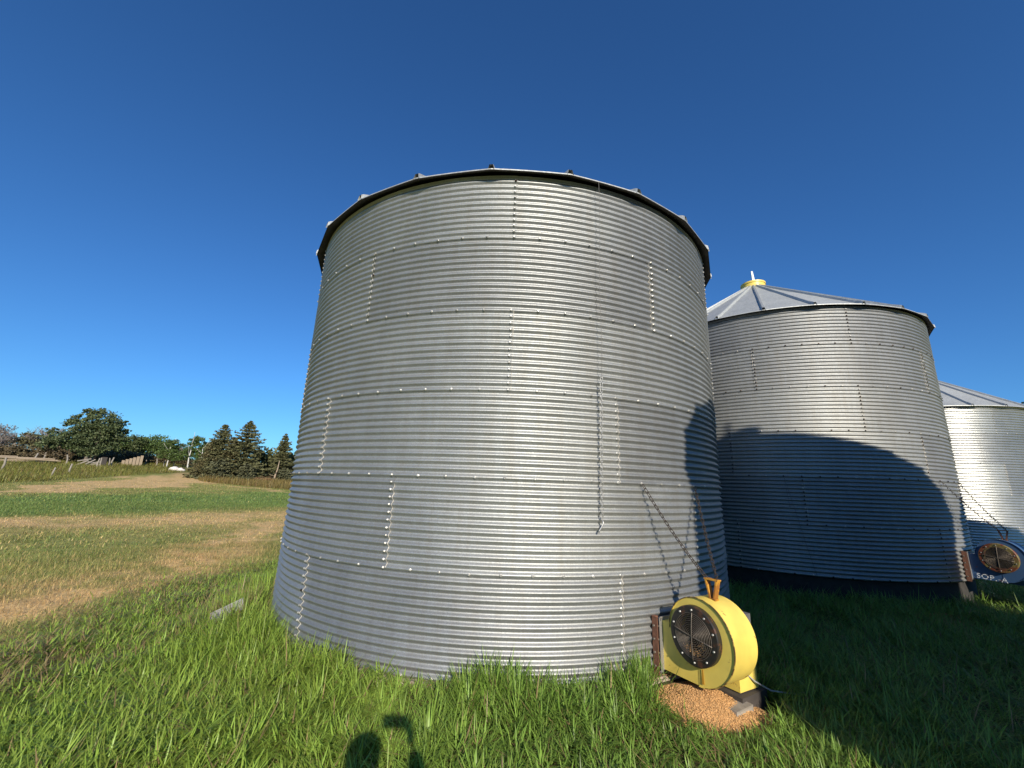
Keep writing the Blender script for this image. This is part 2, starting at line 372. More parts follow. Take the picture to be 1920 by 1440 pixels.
def bolt_proto():
    prof_ = [(.0130, 0), (.0130, .002), (.0088, .004), (.0088, .009), (.006, .011)]
    n = 7; a = np.linspace(0, 2 * np.pi, n, endpoint=False); V = []
    for r_, h in prof_: V.append(np.stack([np.full(n, h), r_ * np.cos(a), r_ * np.sin(a)], -1))
    V = np.concatenate(V + [np.array([[.011, 0, 0]])]); Q = []; T = []
    for j in range(len(prof_) - 1):
        for i in range(n): i2_ = (i + 1) % n; Q.append([j * n + i, j * n + i2_, (j + 1) * n + i2_, (j + 1) * n + i])
    b = (len(prof_) - 1) * n
    for i in range(n): T.append([b + i, b + (i + 1) % n, len(V) - 1])
    return V, np.array(Q), np.array(T)
def bolts_mesh(rings, dark):
    V0, Q0, T0 = bolt_proto(); pos = []
    for k in range(rings):
        for j in range(72): pos.append((j, k * PITCH))
    for i in range(rings):
        zb = (rings - 1 - i) * PITCH
        for s in range(6):
            j = SEAMS[i] + 12 * s
            for q in range(1, 12 if i else 11): pos.append((j, zb + q * CORR))
    pos = np.array(pos); r_ = np.random.default_rng(3 + rings + int(dark * 10))
    ph = TH0 + R(5) * pos[:, 0] - R(90); rr = BIN_R + AMP + .004; n = len(V0)
    ph = ph + r_.normal(0, .0008, len(ph)); zj = pos[:, 1] + r_.normal(0, .0012, len(ph))
    c, s_ = np.cos(ph)[:, None], np.sin(ph)[:, None]
    X = (rr + V0[None, :, 0]) * c - V0[None, :, 1] * s_; Y = (rr + V0[None, :, 0]) * s_ + V0[None, :, 1] * c
    Z = zj[:, None] + V0[None, :, 2]
    V = np.stack([X, Y, Z], -1).reshape(-1, 3); off = (np.arange(len(pos)) * n)[:, None, None]
    rust = r_.random(len(pos)) < dark
    cl = np.where(rust[:, None], np.array((.05, .032, .022)), np.array((.52, .51, .47))) * (.6 + .6 * r_.random((len(pos), 1)))
    return mesh_np('bolt', V, [(Q0[None] + off).reshape(-1, 4), (T0[None] + off).reshape(-1, 3)], M_BOLT, False, np.repeat(cl, n, axis=0))
# roof pieces (local: radial along +X)
SL = math.atan2(1.72, 2.73); EAVE_R = 2.985; NP = 24; HALF = R(180 / NP)
ZEAVE = 6 * PITCH - .055
def roof_panel_mesh():
    mb = MB(); r0, r1 = .24, EAVE_R; rs = np.linspace(r0, r1, 8); V = []
    for i, r_ in enumerate(rs):
        z = ZEAVE + (EAVE_R - r_) * math.tan(SL)
        for t in np.linspace(-1, 1, 5):
            a = t * HALF; rc = r_ * math.cos(HALF) / math.cos(a)
            V.append((rc * math.cos(a), rc * math.sin(a), z + .006 * math.sin(r_ * 5) * (1 - t * t)))
    # flatter, then down-turned eave lip, 3 more rows
    for dr_, dz in ((.035, -.010), (.042, -.014), (.044, -.027)):
        for t in np.linspace(-1, 1, 5):
            a = t * HALF; rc = (EAVE_R + dr_) * math.cos(HALF) / math.cos(a)
            V.append((rc * math.cos(a), rc * math.sin(a), ZEAVE + dz + (.008 * (1 - t * t) if dr_ > .04 else 0)))
    Q = []
    for i in range(10):
        for k in range(4): Q.append([i * 5 + k, (i + 1) * 5 + k, (i + 1) * 5 + k + 1, i * 5 + k + 1])
    V = np.array(V); n = len(V); V2 = V - np.array([0, 0, .004]); V2[35:] -= np.array([.003, 0, 0])
    Q = np.array(Q); mb.add(np.concatenate([V, V2]), np.concatenate([Q, Q[:, ::-1] + n]))
    me = mb.mesh('roof_panel', M_GALV_ROOF, False); me.materials.append(M_EAVE_SHADE)
    for i, f_ in enumerate(me.polygons): f_.material_index = 1 if i >= 40 else 0          # near-black underside: shade below the eave put into the colour
    return autosmooth(me, 20)
def roof_rib_mesh():
    mb = MB(); rs = [.25, 1.0, 2.0, EAVE_R - .10, EAVE_R + .02, EAVE_R + .055]; V = []
    for i, r_ in enumerate(rs):
        z = ZEAVE + (EAVE_R - r_) * math.tan(SL)
        h = .052; wb, wt = .032, .018
        if i == 4: z = ZEAVE + .004; h = .05
        if i == 5: z = ZEAVE - .030; h = .062
        z -= .004
        V += [(r_, -wb, z), (r_ + (.0 if i < 5 else -.008), -wt, z + h), (r_ + (.0 if i < 5 else -.008), wt, z + h), (r_, wb, z)]
    Q = []
    for i in range(5):
        for k in range(3): Q.append([i * 4 + k, (i + 1) * 4 + k, (i + 1) * 4 + k + 1, i * 4 + k + 1])
    Q += [[0, 1, 2, 3]]
    mb.add(V, Q); return mb.mesh('roof_rib', M_GALV_ROOF)
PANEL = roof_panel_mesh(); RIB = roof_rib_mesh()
def collar_mesh():
    mb = MB(); z0 = ZEAVE + (EAVE_R - .26) * math.tan(SL)
    mb.lathe([(.268, z0 - .06), (.268, z0 + .12), (.284, z0 + .125), (.284, z0 + .165), (.26, z0 + .17), (.0, z0 + .19)], 28)
    return autosmooth(mb.mesh('roof_collar', M_YELLOW), 30)
def lever_mesh():
    mb = MB(); z0 = ZEAVE + (EAVE_R - .26) * math.tan(SL)
    mb.box((-.02, -.06, z0 + .33), (.075, .03, .36), rotm('Y', R(-4)), .55); mb.box((-.02, -.06, z0 + .135), (.16, .1, .035))
    return mb.mesh('lid_lever', M_GALV_ROOF)
COLLAR = collar_mesh(); LEVER = lever_mesh()
BOLTS_A = bolts_mesh(6, .03); BOLTS_B = bolts_mesh(6, .62); BOLTS_C = bolts_mesh(5, .04)
def build_bin(loc, zb, rot, rings, roof_rot, bolts, label, group, seals=True, sheets=None, top=None):
    sheets = sheets or SHEET; top = top or SHEET_TOP
    b = thing('grain_bin', label, 'grain bin', (loc[0], loc[1], zb), 0, group)
    k = 0; dz = (rings - 6) * PITCH
    for i in range(rings):
        for s in range(6):
            ph = TH0 + R(5) * SEAMS[i] + R(60) * s - R(90) + rot
            o = obj('wall_sheet', top if i == 0 else sheets[i == 1], b, (0, 0, (rings - 1 - i) * PITCH), ph)
            if seals and i > 0: obj('sealant_lit_edge', SEAL_FLIP if i == 1 else SEAL[(i + s) % 3], o)
    o = obj('bolt', bolts, b, (0, 0, 0), rot); o['kind'] = 'stuff'
    for s in range(NP):
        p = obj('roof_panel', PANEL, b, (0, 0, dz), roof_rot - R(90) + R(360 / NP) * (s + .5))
        q = obj('roof_rib', RIB, p, (0, 0, 0), -HALF)
    c = obj('roof_collar', COLLAR, b, (0, 0, dz)); obj('lid_lever', LEVER, c)
    return b
G_BIN = 'corrugated steel grain bins standing in a row'
bin1 = build_bin(*BINS['near'], 0.0, 6, R(-4.8), BOLTS_A, 'largest, nearest corrugated galvanized grain bin, with yellow fan at its lower right', G_BIN)
bin2 = build_bin(*BINS['mid'], -0.070, 6, R(0.6), BOLTS_B, 'middle grain bin half in shadow, yellow roof collar and dark bolt heads', G_BIN)
bin3 = build_bin(*BINS['far'], -0.060, 5, R(2.0), BOLTS_C, 'farthest grain bin at the right edge, bright sunlit wall, roof without a visible cap', G_BIN, True, SHEET_BRIGHT, SHEET_TOP_BRIGHT)
G_OPP = 'grain bins of the opposite row behind the camera'
build_bin(*CASTERS[0], 0.3, 6, R(3), BOLTS_A, 'grain bin behind the camera that shades the middle bin', G_OPP, False)
build_bin(*CASTERS[1], 0.1, 6, R(5), BOLTS_A, 'grain bin of the opposite row that shades the farthest bin', G_OPP, False)
def pad(c, zt, r_, zb, mat, label):
    mb = MB(); mb.lathe([(0, zt), (r_ - .02, zt), (r_, zt - .02), (r_ + .005, zb)], 72, 'z', (c[0], c[1], 0))
    o = obj('foundation', autosmooth(mb.mesh('foundation', mat), 30)); o['kind'] = 'structure'; return o
pad(BINS['near'][0], BINS['near'][1] - .016, 2.985, -.2, M_CONC, '')
pad(BINS['mid'][0], BINS['mid'][1] - .016, 2.86, -.2, M_DARKBASE, '')
pad(BINS['far'][0], BINS['far'][1] - .016, 2.90, -.2, M_DARKBASE, '')
for c, z in CASTERS: pad(c, z - .016, 2.95, -.2, M_CONC, '')
# grain and dirt caught on the near pad's rim
nk = 900; a = rng.uniform(-.45, .5, nk) - R(90) + .25; rr = BIN_R + .02 + rng.random(nk) * .09
kv = np.array([[-1, 0, 0], [1, 0, 0], [0, .6, 0], [0, -.6, 0], [0, 0, .6], [0, 0, -.6]]) * .006
kt = np.array([[0, 4, 3], [3, 4, 1], [1, 4, 2], [2, 4, 0], [3, 5, 0], [1, 5, 3], [2, 5, 1], [0, 5, 2]])
def kernels(P, size=1.0):
    n = len(P); q = rng.normal(size=(n, 3, 3)); Qm, _ = np.linalg.qr(q)
    V = np.einsum('vk,nkj->nvj', kv * size, Qm) + P[:, None, :]
    c = np.array((.58, .34, .145)) * (.55 + .6 * rng.random((n, 1)))
    return V.reshape(-1, 3), (kt[None] + (np.arange(n) * 6)[:, None, None]).reshape(-1, 3), np.repeat(c, 6, axis=0)
c0 = BINS['near'][0]
Vk, Tk, Ck = kernels(np.stack([c0[0] + rr * np.cos(a), c0[1] + rr * np.sin(a), np.full(nk, BINS['near'][1] - .011) + rng.random(nk) * .008], -1), .9)
tag(obj('spilled_grain', mesh_np('spilled_grain', Vk, Tk, M_GRAIN, False, Ck)), 'line of spilled grain on the concrete rim under the nearest bin', 'grain', None, 'stuff')

# ------------------------------------------------------------------ aeration fans
def fan(loc, zb, thd, paint, ringmat, label, stencil, tcol):
    """local X = outward from the bin wall, front face towards -Y, Z up; origin on the bin axis at its base level"""
    t = R(thd); f = thing('aeration_fan', label, 'fan', (loc[0], loc[1], zb + .014), t - R(90), 'centrifugal fans blowing into the bins')
    cx, cz, yf, yb = 3.31, .375, -.15, .13           # inlet centre, front and back planes
    def scroll(phi): return .248 + .085 * phi / 270.0
    ph = np.linspace(0, 271, 56); rr_ = np.array([scroll(min(p, 270)) - max(0, p - 270) * .0006 for p in ph])
    ang = np.radians(180 - ph); ox, oz = cx + rr_ * np.cos(ang), cz - .012 + rr_ * np.sin(ang)
    n = len(ph); inr = .185
    mb = MB(); V = []
    for i in range(n):
        V += [(ox[i], yf, oz[i]), (ox[i], yf - .006, oz[i]), (ox[i], yb + .006, oz[i]), (ox[i], yb, oz[i]),
              (cx + inr * np.cos(ang[i]), yf, cz + inr * np.sin(ang[i])), (cx + inr * np.cos(ang[i]), yf + .03, cz + inr * np.sin(ang[i])), (cx, yb, cz),
              (cx + (rr_[i] + .006) * np.cos(ang[i]), yf - .006, cz - .012 + (rr_[i] + .006) * np.sin(ang[i])), (cx + (rr_[i] + .006) * np.cos(ang[i]), yf + .004, cz - .012 + (rr_[i] + .006) * np.sin(ang[i])),
              (ox[i], yf + .004, oz[i])]
    Q = []; k = 10
    for i in range(n - 1):
        p, q = i * k, (i + 1) * k
        Q += [[p + 0, q + 0, q + 4, p + 4], [p + 4, q + 4, q + 5, p + 5], [p + 9, p + 3, q + 3, q + 9], [p + 3, p + 6, q + 6, q + 3],
              [p + 0, p + 1, q + 1, q + 0], [p + 1, p + 7, q + 7, q + 1], [p + 7, p + 8, q + 8, q + 7], [p + 8, p + 9, q + 9, q + 8]]
    mb.add(V, Q); me = mb.mesh('housing', paint); me = autosmooth(me, 40); obj('housing', me, f)
    mb = MB(); mb.tube(np.stack([cx + (rr_ + .004) * np.cos(ang), np.full(n, yf - .005), cz - .012 + (rr_ + .004) * np.sin(ang)], -1)[:54], .0042, 5); obj('rim_seam', mb.mesh('rim_seam', M_RIMRUST if paint is M_YELLOW else M_BLUE, True), f)
    mb = MB()                                          # outlet duct, tangent at the bottom
    z0, z1 = .030, .395; x0, x1 = 2.975, 3.30
    zs = np.linspace(z0, z1, 25); xe = np.where(np.abs(zs - cz) < .188, cx - np.sqrt(np.maximum(0, .188 ** 2 - (zs - cz) ** 2)), cx); xe = np.minimum(xe, cx)
    Vp = np.concatenate([np.stack([np.full(25, x0), np.full(25, yf + .003), zs], -1), np.stack([xe, np.full(25, yf + .003), zs], -1), np.stack([np.full(25, x0), np.full(25, yf + .006), zs], -1), np.stack([xe, np.full(25, yf + .006), zs], -1)])
    mb.add(Vp, [q for i in range(24) for q in ([i, 25 + i, 26 + i, i + 1], [50 + i, 51 + i, 76 + i, 75 + i], [25 + i, 75 + i, 76 + i, 26 + i])])
    mb.box(((x0 + x1) / 2, yb - .0025, (z0 + z1) / 2), (x1 - x0, .003, z1 - z0))
    mb.box(((x0 + x1) / 2 + .02, (yf + yb) / 2, z0 + .0015), (x1 - x0 + .04, yb - yf - .012, .003)); mb.box(((x0 + 3.075) / 2, (yf + yb) / 2, z1 - .0015), (3.075 - x0, yb - yf - .012, .003))
    obj('outlet_duct', mb.mesh('outlet_duct', paint), f)
    mb = MB(); mb.box((2.955, (yf + yb) / 2 - .002, (z0 + z1) / 2), (.045, yb - yf + .02, z1 - z0 + .012)); mb.box((2.975, (yf + yb) / 2 - .002, z1 + .012), (.004, yb - yf + .05, .03)); mb.box((2.975, yf - .02, (z0 + z1) / 2), (.004, .03, z1 - z0 + .04))
    tr = obj('transition_plate', mb.mesh('transition_plate', M_GALV_PLATE), f)
    mb = MB(); mb.box((2.925, yf - .028, .20), (.03, .045, .44)); mb.box((2.945, yf - .052, .20), (.055, .006, .44))
    fl = obj('wall_flange', mb.mesh('wall_flange', M_RUST), f)
    mb = MB(); mb.box((2.925, yb + .03, .20), (.03, .045, .44)); obj('wall_flange', mb.mesh('wall_flange', M_RUST), f)
    mb = MB()
    for q in range(4): mb.lathe([(.0, -.012), (.009, -.010), (.011, 0)], 8, 'y', (2.935, yf - .055, .05 + q * .1)); mb.lathe([(.0, -.012), (.008, -.010), (.009, 0)], 8, 'y', (2.962, yf - .036, .05 + q * .1))
    obj('flange_bolt', mb.mesh('flange_bolt', M_WIRE), fl, kind='stuff')
    mb = MB(); mb.lathe([(.150, .012), (.150, -.040), (.158, -.046), (.205, -.046), (.212, -.040), (.212, .0)], 56, 'y', (cx, yf, cz))
    ir = obj('inlet_ring', autosmooth(mb.mesh('inlet_ring', ringmat), 35), f)
    for q in range(10):
        a_ = R(18 + 36 * q); mb = MB(); mb.lathe([(.0, -.011), (.006, -.010), (.0085, -.004), (.0085, 0)], 8, 'y', (cx + .182 * math.cos(a_), yf - .046, cz + .182 * math.sin(a_)))
        obj('ring_bolt', mb.mesh('ring_bolt', M_CHAINGALV), ir)
    gy = yf - .050
    g = MB()
    for r_ in np.linspace(.018, .158, 12):
        a_ = np.linspace(0, 2 * np.pi, 41); g.tube(np.stack([cx + r_ * np.cos(a_), np.full(41, gy - .012 * (1 - (r_ / .158) ** 2)), cz + r_ * np.sin(a_)], -1), .0021, 5, False)
    obj('guard_ring', g.mesh('guard_ring', M_WIRE, True), f)
    for q in range(2):
        a_ = R(88 + 82 * q); g = MB(); u = np.linspace(-1, 1, 9)
        g.tube(np.stack([cx + .166 * u * math.cos(a_), gy - .004 - .012 * (1 - u * u), cz + .166 * u * math.sin(a_)], -1), .0036, 6); obj('guard_bar', g.mesh('guard_bar', M_WIRE, True), f)
    mb = MB(); mb.lathe([(.14, yf + .03), (.155, yf + .06), (.155, yb - .03), (.0, yb - .028)], 40, 'y', (cx, 0, cz)); mb.lathe([(.0, yf + .02), (.035, yf + .025), (.045, yb - .03)], 16, 'y', (cx, 0, cz))
    imp = obj('impeller', autosmooth(mb.mesh('impeller', M_DARKRUST), 30), f)
    for q in range(12):
        a_ = R(30 * q); mb = MB(); mb.box((cx + .105 * math.cos(a_), (yf + yb) / 2, cz + .105 * math.sin(a_)), (.08, .14, .004), rotm('Y', -a_ - .5)); obj('impeller_blade', mb.mesh('impeller_blade', M_DARKRUST), imp)
    mb = MB(); mb.lathe([(0, .0), (.085, .0), (.095, .015), (.095, .20), (.085, .22), (0, .225)], 24, 'y', (cx + .02, yb, cz + .01)); mb.box((cx + .12, yb + .10, cz + .10), (.10, .12, .10)); mb.box((cx + .03, yb + .11, cz - .14), (.17, .2, .12))
    obj('motor', autosmooth(mb.mesh('motor', M_MOTOR), 40), f)
    mb = MB(); mb.box((cx + .03, yb + .115, .085), (.22, .235, .20), None, .96)
    obj('motor_stand', mb.mesh('motor_stand', paint), f)
    mb = MB(); xb = cx + .075; yb_ = -.02; zt = cz + .266
    for s_ in (-1, 1): mb.box((xb + s_ * .030, yb_, zt + .062), (.012, .05, .15), rotm('Y', s_ * R(13)))
    mb.box((xb, yb_, zt + .138), (.118, .052, .010)); mb.box((xb, yb_, zt - .006), (.06, .05, .014))
    obj('chain_bracket', mb.mesh('chain_bracket', M_YELLOW_RUST if paint is M_YELLOW else M_RUST), f)
    if paint is M_YELLOW:
        mb = MB(); mb.box((cx + .035, yf - .0075, .104), (.018, .002, .10), None, .6); obj('rust_streak', mb.mesh('rust_streak', M_RUST_STREAK), f)
        nk_ = 260; a_ = rng.uniform(R(215), R(325), nk_); q = .06 + .085 * np.sqrt(rng.random(nk_))
        V_, T_, C_ = kernels(np.stack([cx + q * np.cos(a_), yf - .030 + rng.random(nk_) * .03, cz + q * np.sin(a_)], -1), .9)
        obj('lodged_grain', mesh_np('lodged_grain', V_, T_, M_GRAIN, False, C_), f, kind='stuff')
    if stencil:
        cu = bpy.data.curves.new('stencil', 'FONT'); cu.body = stencil; cu.size = .10; cu.extrude = .0006; cu.space_character = 1.12
        tmp = bpy.data.objects.new('stencil', cu); COL.objects.link(tmp); dg = bpy.context.evaluated_depsgraph_get(); dg.update()
        me = bpy.data.meshes.new_from_object(tmp.evaluated_get(dg)); bpy.data.objects.remove(tmp); me.materials.clear(); me.materials.append(M_WHITE)
        bm = bmesh.new(); bm.from_mesh(me)                    # cut the stencil bridges
        for zc in (.014, .023, .050, .058): bmesh.ops.bisect_plane(bm, geom=bm.verts[:] + bm.edges[:] + bm.faces[:], plane_co=(0, zc, 0), plane_no=(0, 1, 0))
        kill = [fc for fc in bm.faces if .014 < fc.calc_center_median().y < .023 or .050 < fc.calc_center_median().y < .058]
        bmesh.ops.delete(bm, geom=kill, context='FACES'); bm.to_mesh(me); bm.free()
        o = obj('stencil_lettering', me, f, (3.02, yf - .0075, .048)); o.rotation_euler = (R(90), R(4), 0)
    return f
def streak_mat():
    mt, t, n, b = new_mat('rust_streak'); b.inputs['Base Color'].default_value = (.48, .24, .02, 1); b.inputs['Roughness'].default_value = .6; return mt
M_RUST_STREAK = streak_mat()
fan(*BINS['near'], 30, M_YELLOW, M_BLACKRING, 'yellow centrifugal fan with round black wire grille beside the nearest bin', '', None)
fan(*BINS['mid'], 29.0, M_BLUE, M_RUSTRING, 'blue fan with rusty round grille and white stencil lettering at the right edge', 'SOP.-A', None)

# ------------------------------------------------------------------ chains, rope, cable
def link_mesh(L, wd, r_, mat):
    a = np.linspace(0, 2 * np.pi, 13)[:-1]; x = np.where(np.cos(a) > 0, L / 2 - wd / 2, -(L / 2 - wd / 2)) + wd / 2 * np.cos(a); y = wd / 2 * np.sin(a)
    P = np.stack([x, y, np.zeros(12)], -1); mb = MB(); V = []; n = 5; b = np.linspace(0, 2 * np.pi, n, endpoint=False)
    T = np.roll(P, -1, 0) - np.roll(P, 1, 0); T /= np.linalg.norm(T, axis=1)[:, None]; U = np.cross(T, [0, 0, 1.])
    V = (P[:, None] + r_ * (np.cos(b)[None, :, None] * U[:, None] + np.sin(b)[None, :, None] * np.array([0, 0, 1.]))).reshape(-1, 3)
    Q = [[i * n + k, i * n + (k + 1) % n, ((i + 1) % 12) * n + (k + 1) % n, ((i + 1) % 12) * n + k] for i in range(12) for k in range(n)]
    mb.add(V, Q); return mb.mesh('chain_link', mat, True)
LINK_R = link_mesh(.048, .024, .0032, M_CHAIN); LINK_G = link_mesh(.034, .020, .0026, M_CHAINGALV)
def chain(p0, p1, me, step, sag, label, group=None, name='chain'):
    p0, p1 = Vector(p0), Vector(p1); L = (p1 - p0).length; n = max(2, int(L / step))
    root = thing(name, label, 'chain', p0, 0, group)
    def at(u): v = p0.lerp(p1, u); return v - Vector((0, 0, sag * 4 * u * (1 - u)))
    for i in range(n):
        a_, b_ = at(i / n), at((i + 1) / n); d = (b_ - a_).normalized(); o = obj('chain_link', me, root, (a_ + b_) / 2 - p0)
        q = d.to_track_quat('X', 'Z'); o.rotation_mode = 'QUATERNION'; o.rotation_quaternion = q @ Matrix.Rotation(R(90 * (i % 2) + random.uniform(-14, 14) + 30), 3, 'X').to_quaternion()
    return root
def on_wall(b, th, z, dr_=.0):
    c = BINS[b][0]; r_ = BIN_R + dr_; return (c[0] + r_ * math.sin(th), c[1] - r_ * math.cos(th), z)
def fan_pt(b, thd, x, y, z):
    c, zb = BINS[b]; a_ = R(thd - 90); return (c[0] + x * math.cos(a_) - y * math.sin(a_), c[1] + x * math.sin(a_) + y * math.cos(a_), zb + z)
GC = 'rusty chains holding the fans to the bins'
for b, zrow, thd, lab in (('near', BINS['near'][1] + 2 * PITCH, 30, 'yellow'), ('mid', BINS['mid'][1] + 2 * PITCH, 29, 'blue')):
    rot = 0 if b == 'near' else -.07
    for s_, j, nm in ((-1, 5, 'left, longer'), (1, 8, 'right, steeper')):
        chain(on_wall(b, TH0 + R(5 * j) + rot, zrow - .01, .03), fan_pt(b, thd, 3.385 + s_ * .045, -.02, .375 + .266 + .150), LINK_R, .036, .035, nm + ' rusty chain from bin wall to the ' + lab + ' fan', GC)
# eave cord that ends in a chain with a hook
thr = R(16.2); ptop = on_wall('near', thr, 4.66, .095); pm = on_wall('near', thr, 2.60, .085); pe = on_wall('near', thr, 1.37, .055)
mb = MB(); us = np.linspace(0, 1, 14); mb.tube(np.array([[ptop[k] + (pm[k] - ptop[k]) * u for k in range(3)] for u in us]) + np.stack([.006 * np.sin(us * 9), 0 * us, 0 * us], -1), .0017, 5)
tag(obj('pull_cord', mb.mesh('pull_cord', M_CORD, True)), 'thin cord hanging down the nearest bin from its eave', 'cord')
ch = chain(pm, pe, LINK_G, .0255, 0.0, 'galvanized chain hanging on the nearest bin below a thin cord')
mb = MB(); hk = np.array([[0, 0, 0], [.01, -.004, -.02], [.0, -.006, -.045], [-.025, -.006, -.085], [-.033, -.006, -.10]]) ; mb.tube(hk, .007, 6)
obj('hook', mb.mesh('hook', M_CHAINGALV, True), ch, (pe[0] - pm[0], pe[1] - pm[1], pe[2] - pm[2]))
# slack rope on the middle bin
pa = on_wall('mid', R(-29), 1.93, .03); pb = on_wall('mid', R(-23.5), .43, .05)
mb = MB(); mb.tube([pa, on_wall('mid', R(-27.2), 1.45, .03), on_wall('mid', R(-25.3), .9, .035), pb], .003, 5); mb.tube([pa, on_wall('mid', R(-28.6), 1.6, .03), on_wall('mid', R(-28.3), 1.42, .03)], .003, 5)
tag(obj('rope', mb.mesh('rope', M_CORD, True)), 'slack grey cord hanging on the shaded wall of the middle bin', 'rope')
e0 = fan_pt('near', 30, 3.42, .20, .14); mb = MB()
mb.tube([e0, (e0[0] + .10, e0[1] + .0, .22), (e0[0] + .22, e0[1] - .0, .16), (e0[0] + .45, e0[1] + .05, .12), (e0[0] + .9, e0[1] + .3, .10)], .006, 6)
tag(obj('power_cable', mb.mesh('power_cable', M_CABLE, True)), 'pale cable trailing from the yellow fan into the shaded grass', 'cable')

# ------------------------------------------------------------------ things on the ground near the bins
def heap(name, cx, cy, rx, ry, h, nk, label, rot=0.0):
    u = np.linspace(0, 1, 14); a = np.linspace(0, 2 * np.pi, 48, endpoint=False); UU, A_ = np.meshgrid(u, a, indexing='ij')
    lx, ly = rx * UU * np.cos(A_), ry * UU * np.sin(A_); X = cx + lx * math.cos(rot) - ly * math.sin(rot); Y = cy + lx * math.sin(rot) + ly * math.cos(rot)
    def hh(x, y, q): return gz(x, y) + h * (1 - q ** 2) ** 1.3 - .02 * q + .035 * (fbm(x * 5, y * 5, 51) - .5) + .012
    Z = hh(X, Y, UU); ix = np.arange(X.size).reshape(X.shape); j2 = np.roll(ix, -1, 1)
    Fq = np.stack([ix[:-1], ix[1:], j2[1:], j2[:-1]], -1).reshape(-1, 4); V1 = np.stack([X, Y, Z], -1).reshape(-1, 3)
    c1 = np.array((.50, .29, .12)) * (.7 + .5 * fbm(V1[:, 0] * 9, V1[:, 1] * 9, 61)[:, None])
    q = np.sqrt(rng.random(nk)) * 1.03; q = np.where(rng.random(nk) < .14, 1 + np.abs(rng.normal(0, .22, nk)), q); b = rng.uniform(0, 2 * np.pi, nk); lx, ly = rx * q * np.cos(b), ry * q * np.sin(b)
    kx, ky = cx + lx * math.cos(rot) - ly * math.sin(rot), cy + lx * math.sin(rot) + ly * math.cos(rot)
    V2, T2, c2 = kernels(np.stack([kx, ky, hh(kx, ky, np.minimum(q, 1)) + .004], -1), 1.25)
    o = obj(name, mesh_np(name, np.concatenate([V1, V2]), [Fq, T2 + len(V1)], M_GRAIN, False, np.concatenate([c1, c2]))); o.data.update()
    return tag(o, label, 'grain', None, 'stuff')
heap('grain_heap', 1.56, 3.60, .46, .34, .09, 7500, 'heap of spilled orange grain in the grass below the yellow fan', R(10))
heap('grain_heap', 6.0, 6.3, .75, .45, .05, 1500, 'shaded spill of grain in front of the middle bin', R(15))
mb = MB(); mb.box((0, 0, 0), (.40, .20, .045)); o = obj('support_plank', mb.mesh('support_plank', M_WOOD), None, fan_pt('near', 30, 3.34, .03, .0)); o.location.z = .10; o.rotation_euler = (0.05, .03, R(-60)); tag(o, 'short grey plank lying under the yellow fan on the grain', 'plank')
mb = MB(); mb.box((0, 0, 0), (.30, .34, .20)); o = obj('support_block', mb.mesh('support_block', M_WOODD), None, fan_pt('near', 30, 3.34, .24, .0)); o.location.z = .05; o.rotation_euler = (0, 0, R(-58)); tag(o, 'dark wooden block under the stand of the yellow fan', 'block')
bm = bmesh.new(); bmesh.ops.create_cube(bm, size=1)
for v in bm.verts: v.co = Vector((v.co.x * .30, v.co.y * .17, v.co.z * .05)) + Vector((random.uniform(-.02, .02), random.uniform(-.015, .015), 0))
bmesh.ops.bevel(bm, geom=bm.edges[:], offset=.008, segments=1, affect='EDGES')
me = bpy.data.meshes.new('weathered_board'); bm.to_mesh(me); bm.free(); me.materials.append(M_PALE)
o = obj('weathered_board', me, None, (-2.90, 4.88, .235)); o.rotation_euler = (R(30), R(-26), R(20)); tag(o, 'pale weathered board end sticking up out of the long grass at left', 'board')

# ------------------------------------------------------------------ grass
def blades(x, y, z, L, wd, ang, lean, bend, col, nseg=4, tipfade=1.15):
    n = len(x); ts = np.linspace(0, 1, nseg + 1); dx, dy = np.cos(ang), np.sin(ang); px, py = -dy, dx
    V = np.zeros((n, 2 * nseg + 1, 3)); C = np.zeros((n, 2 * nseg + 1, 3))
    hx = np.zeros(n); hz = np.zeros(n); a = lean.copy()
    for i, t in enumerate(ts):
        if i:
            a = lean + bend * (t ** 1.3); step = L / nseg; hx = hx + np.sin(a) * step; hz = hz + np.cos(a) * step
        w_ = wd * (1 - t ** 1.8) * (.75 + .5 * min(t * 3, 1) * .5)
        cxp, cyp, czp = x + dx * hx, y + dy * hx, z + hz
        k = .62 + .5 * t
        if i < nseg:
            V[:, 2 * i] = np.stack([cxp - px * w_ / 2, cyp - py * w_ / 2, czp], -1); V[:, 2 * i + 1] = np.stack([cxp + px * w_ / 2, cyp + py * w_ / 2, czp], -1)
            C[:, 2 * i] = C[:, 2 * i + 1] = col
        else:
            V[:, 2 * i] = np.stack([cxp, cyp, czp], -1); C[:, 2 * i] = col
    Q = np.array([[2 * i, 2 * i + 1, 2 * i + 3, 2 * i + 2] for i in range(nseg - 1)]).reshape(-1, 4); T = np.array([[2 * nseg - 2, 2 * nseg - 1, 2 * nseg]])
    off = (np.arange(n) * (2 * nseg + 1))[:, None, None]
    return V.reshape(-1, 3), (Q[None] + off).reshape(-1, 4), (T[None] + off).reshape(-1, 3), C.reshape(-1, 3)
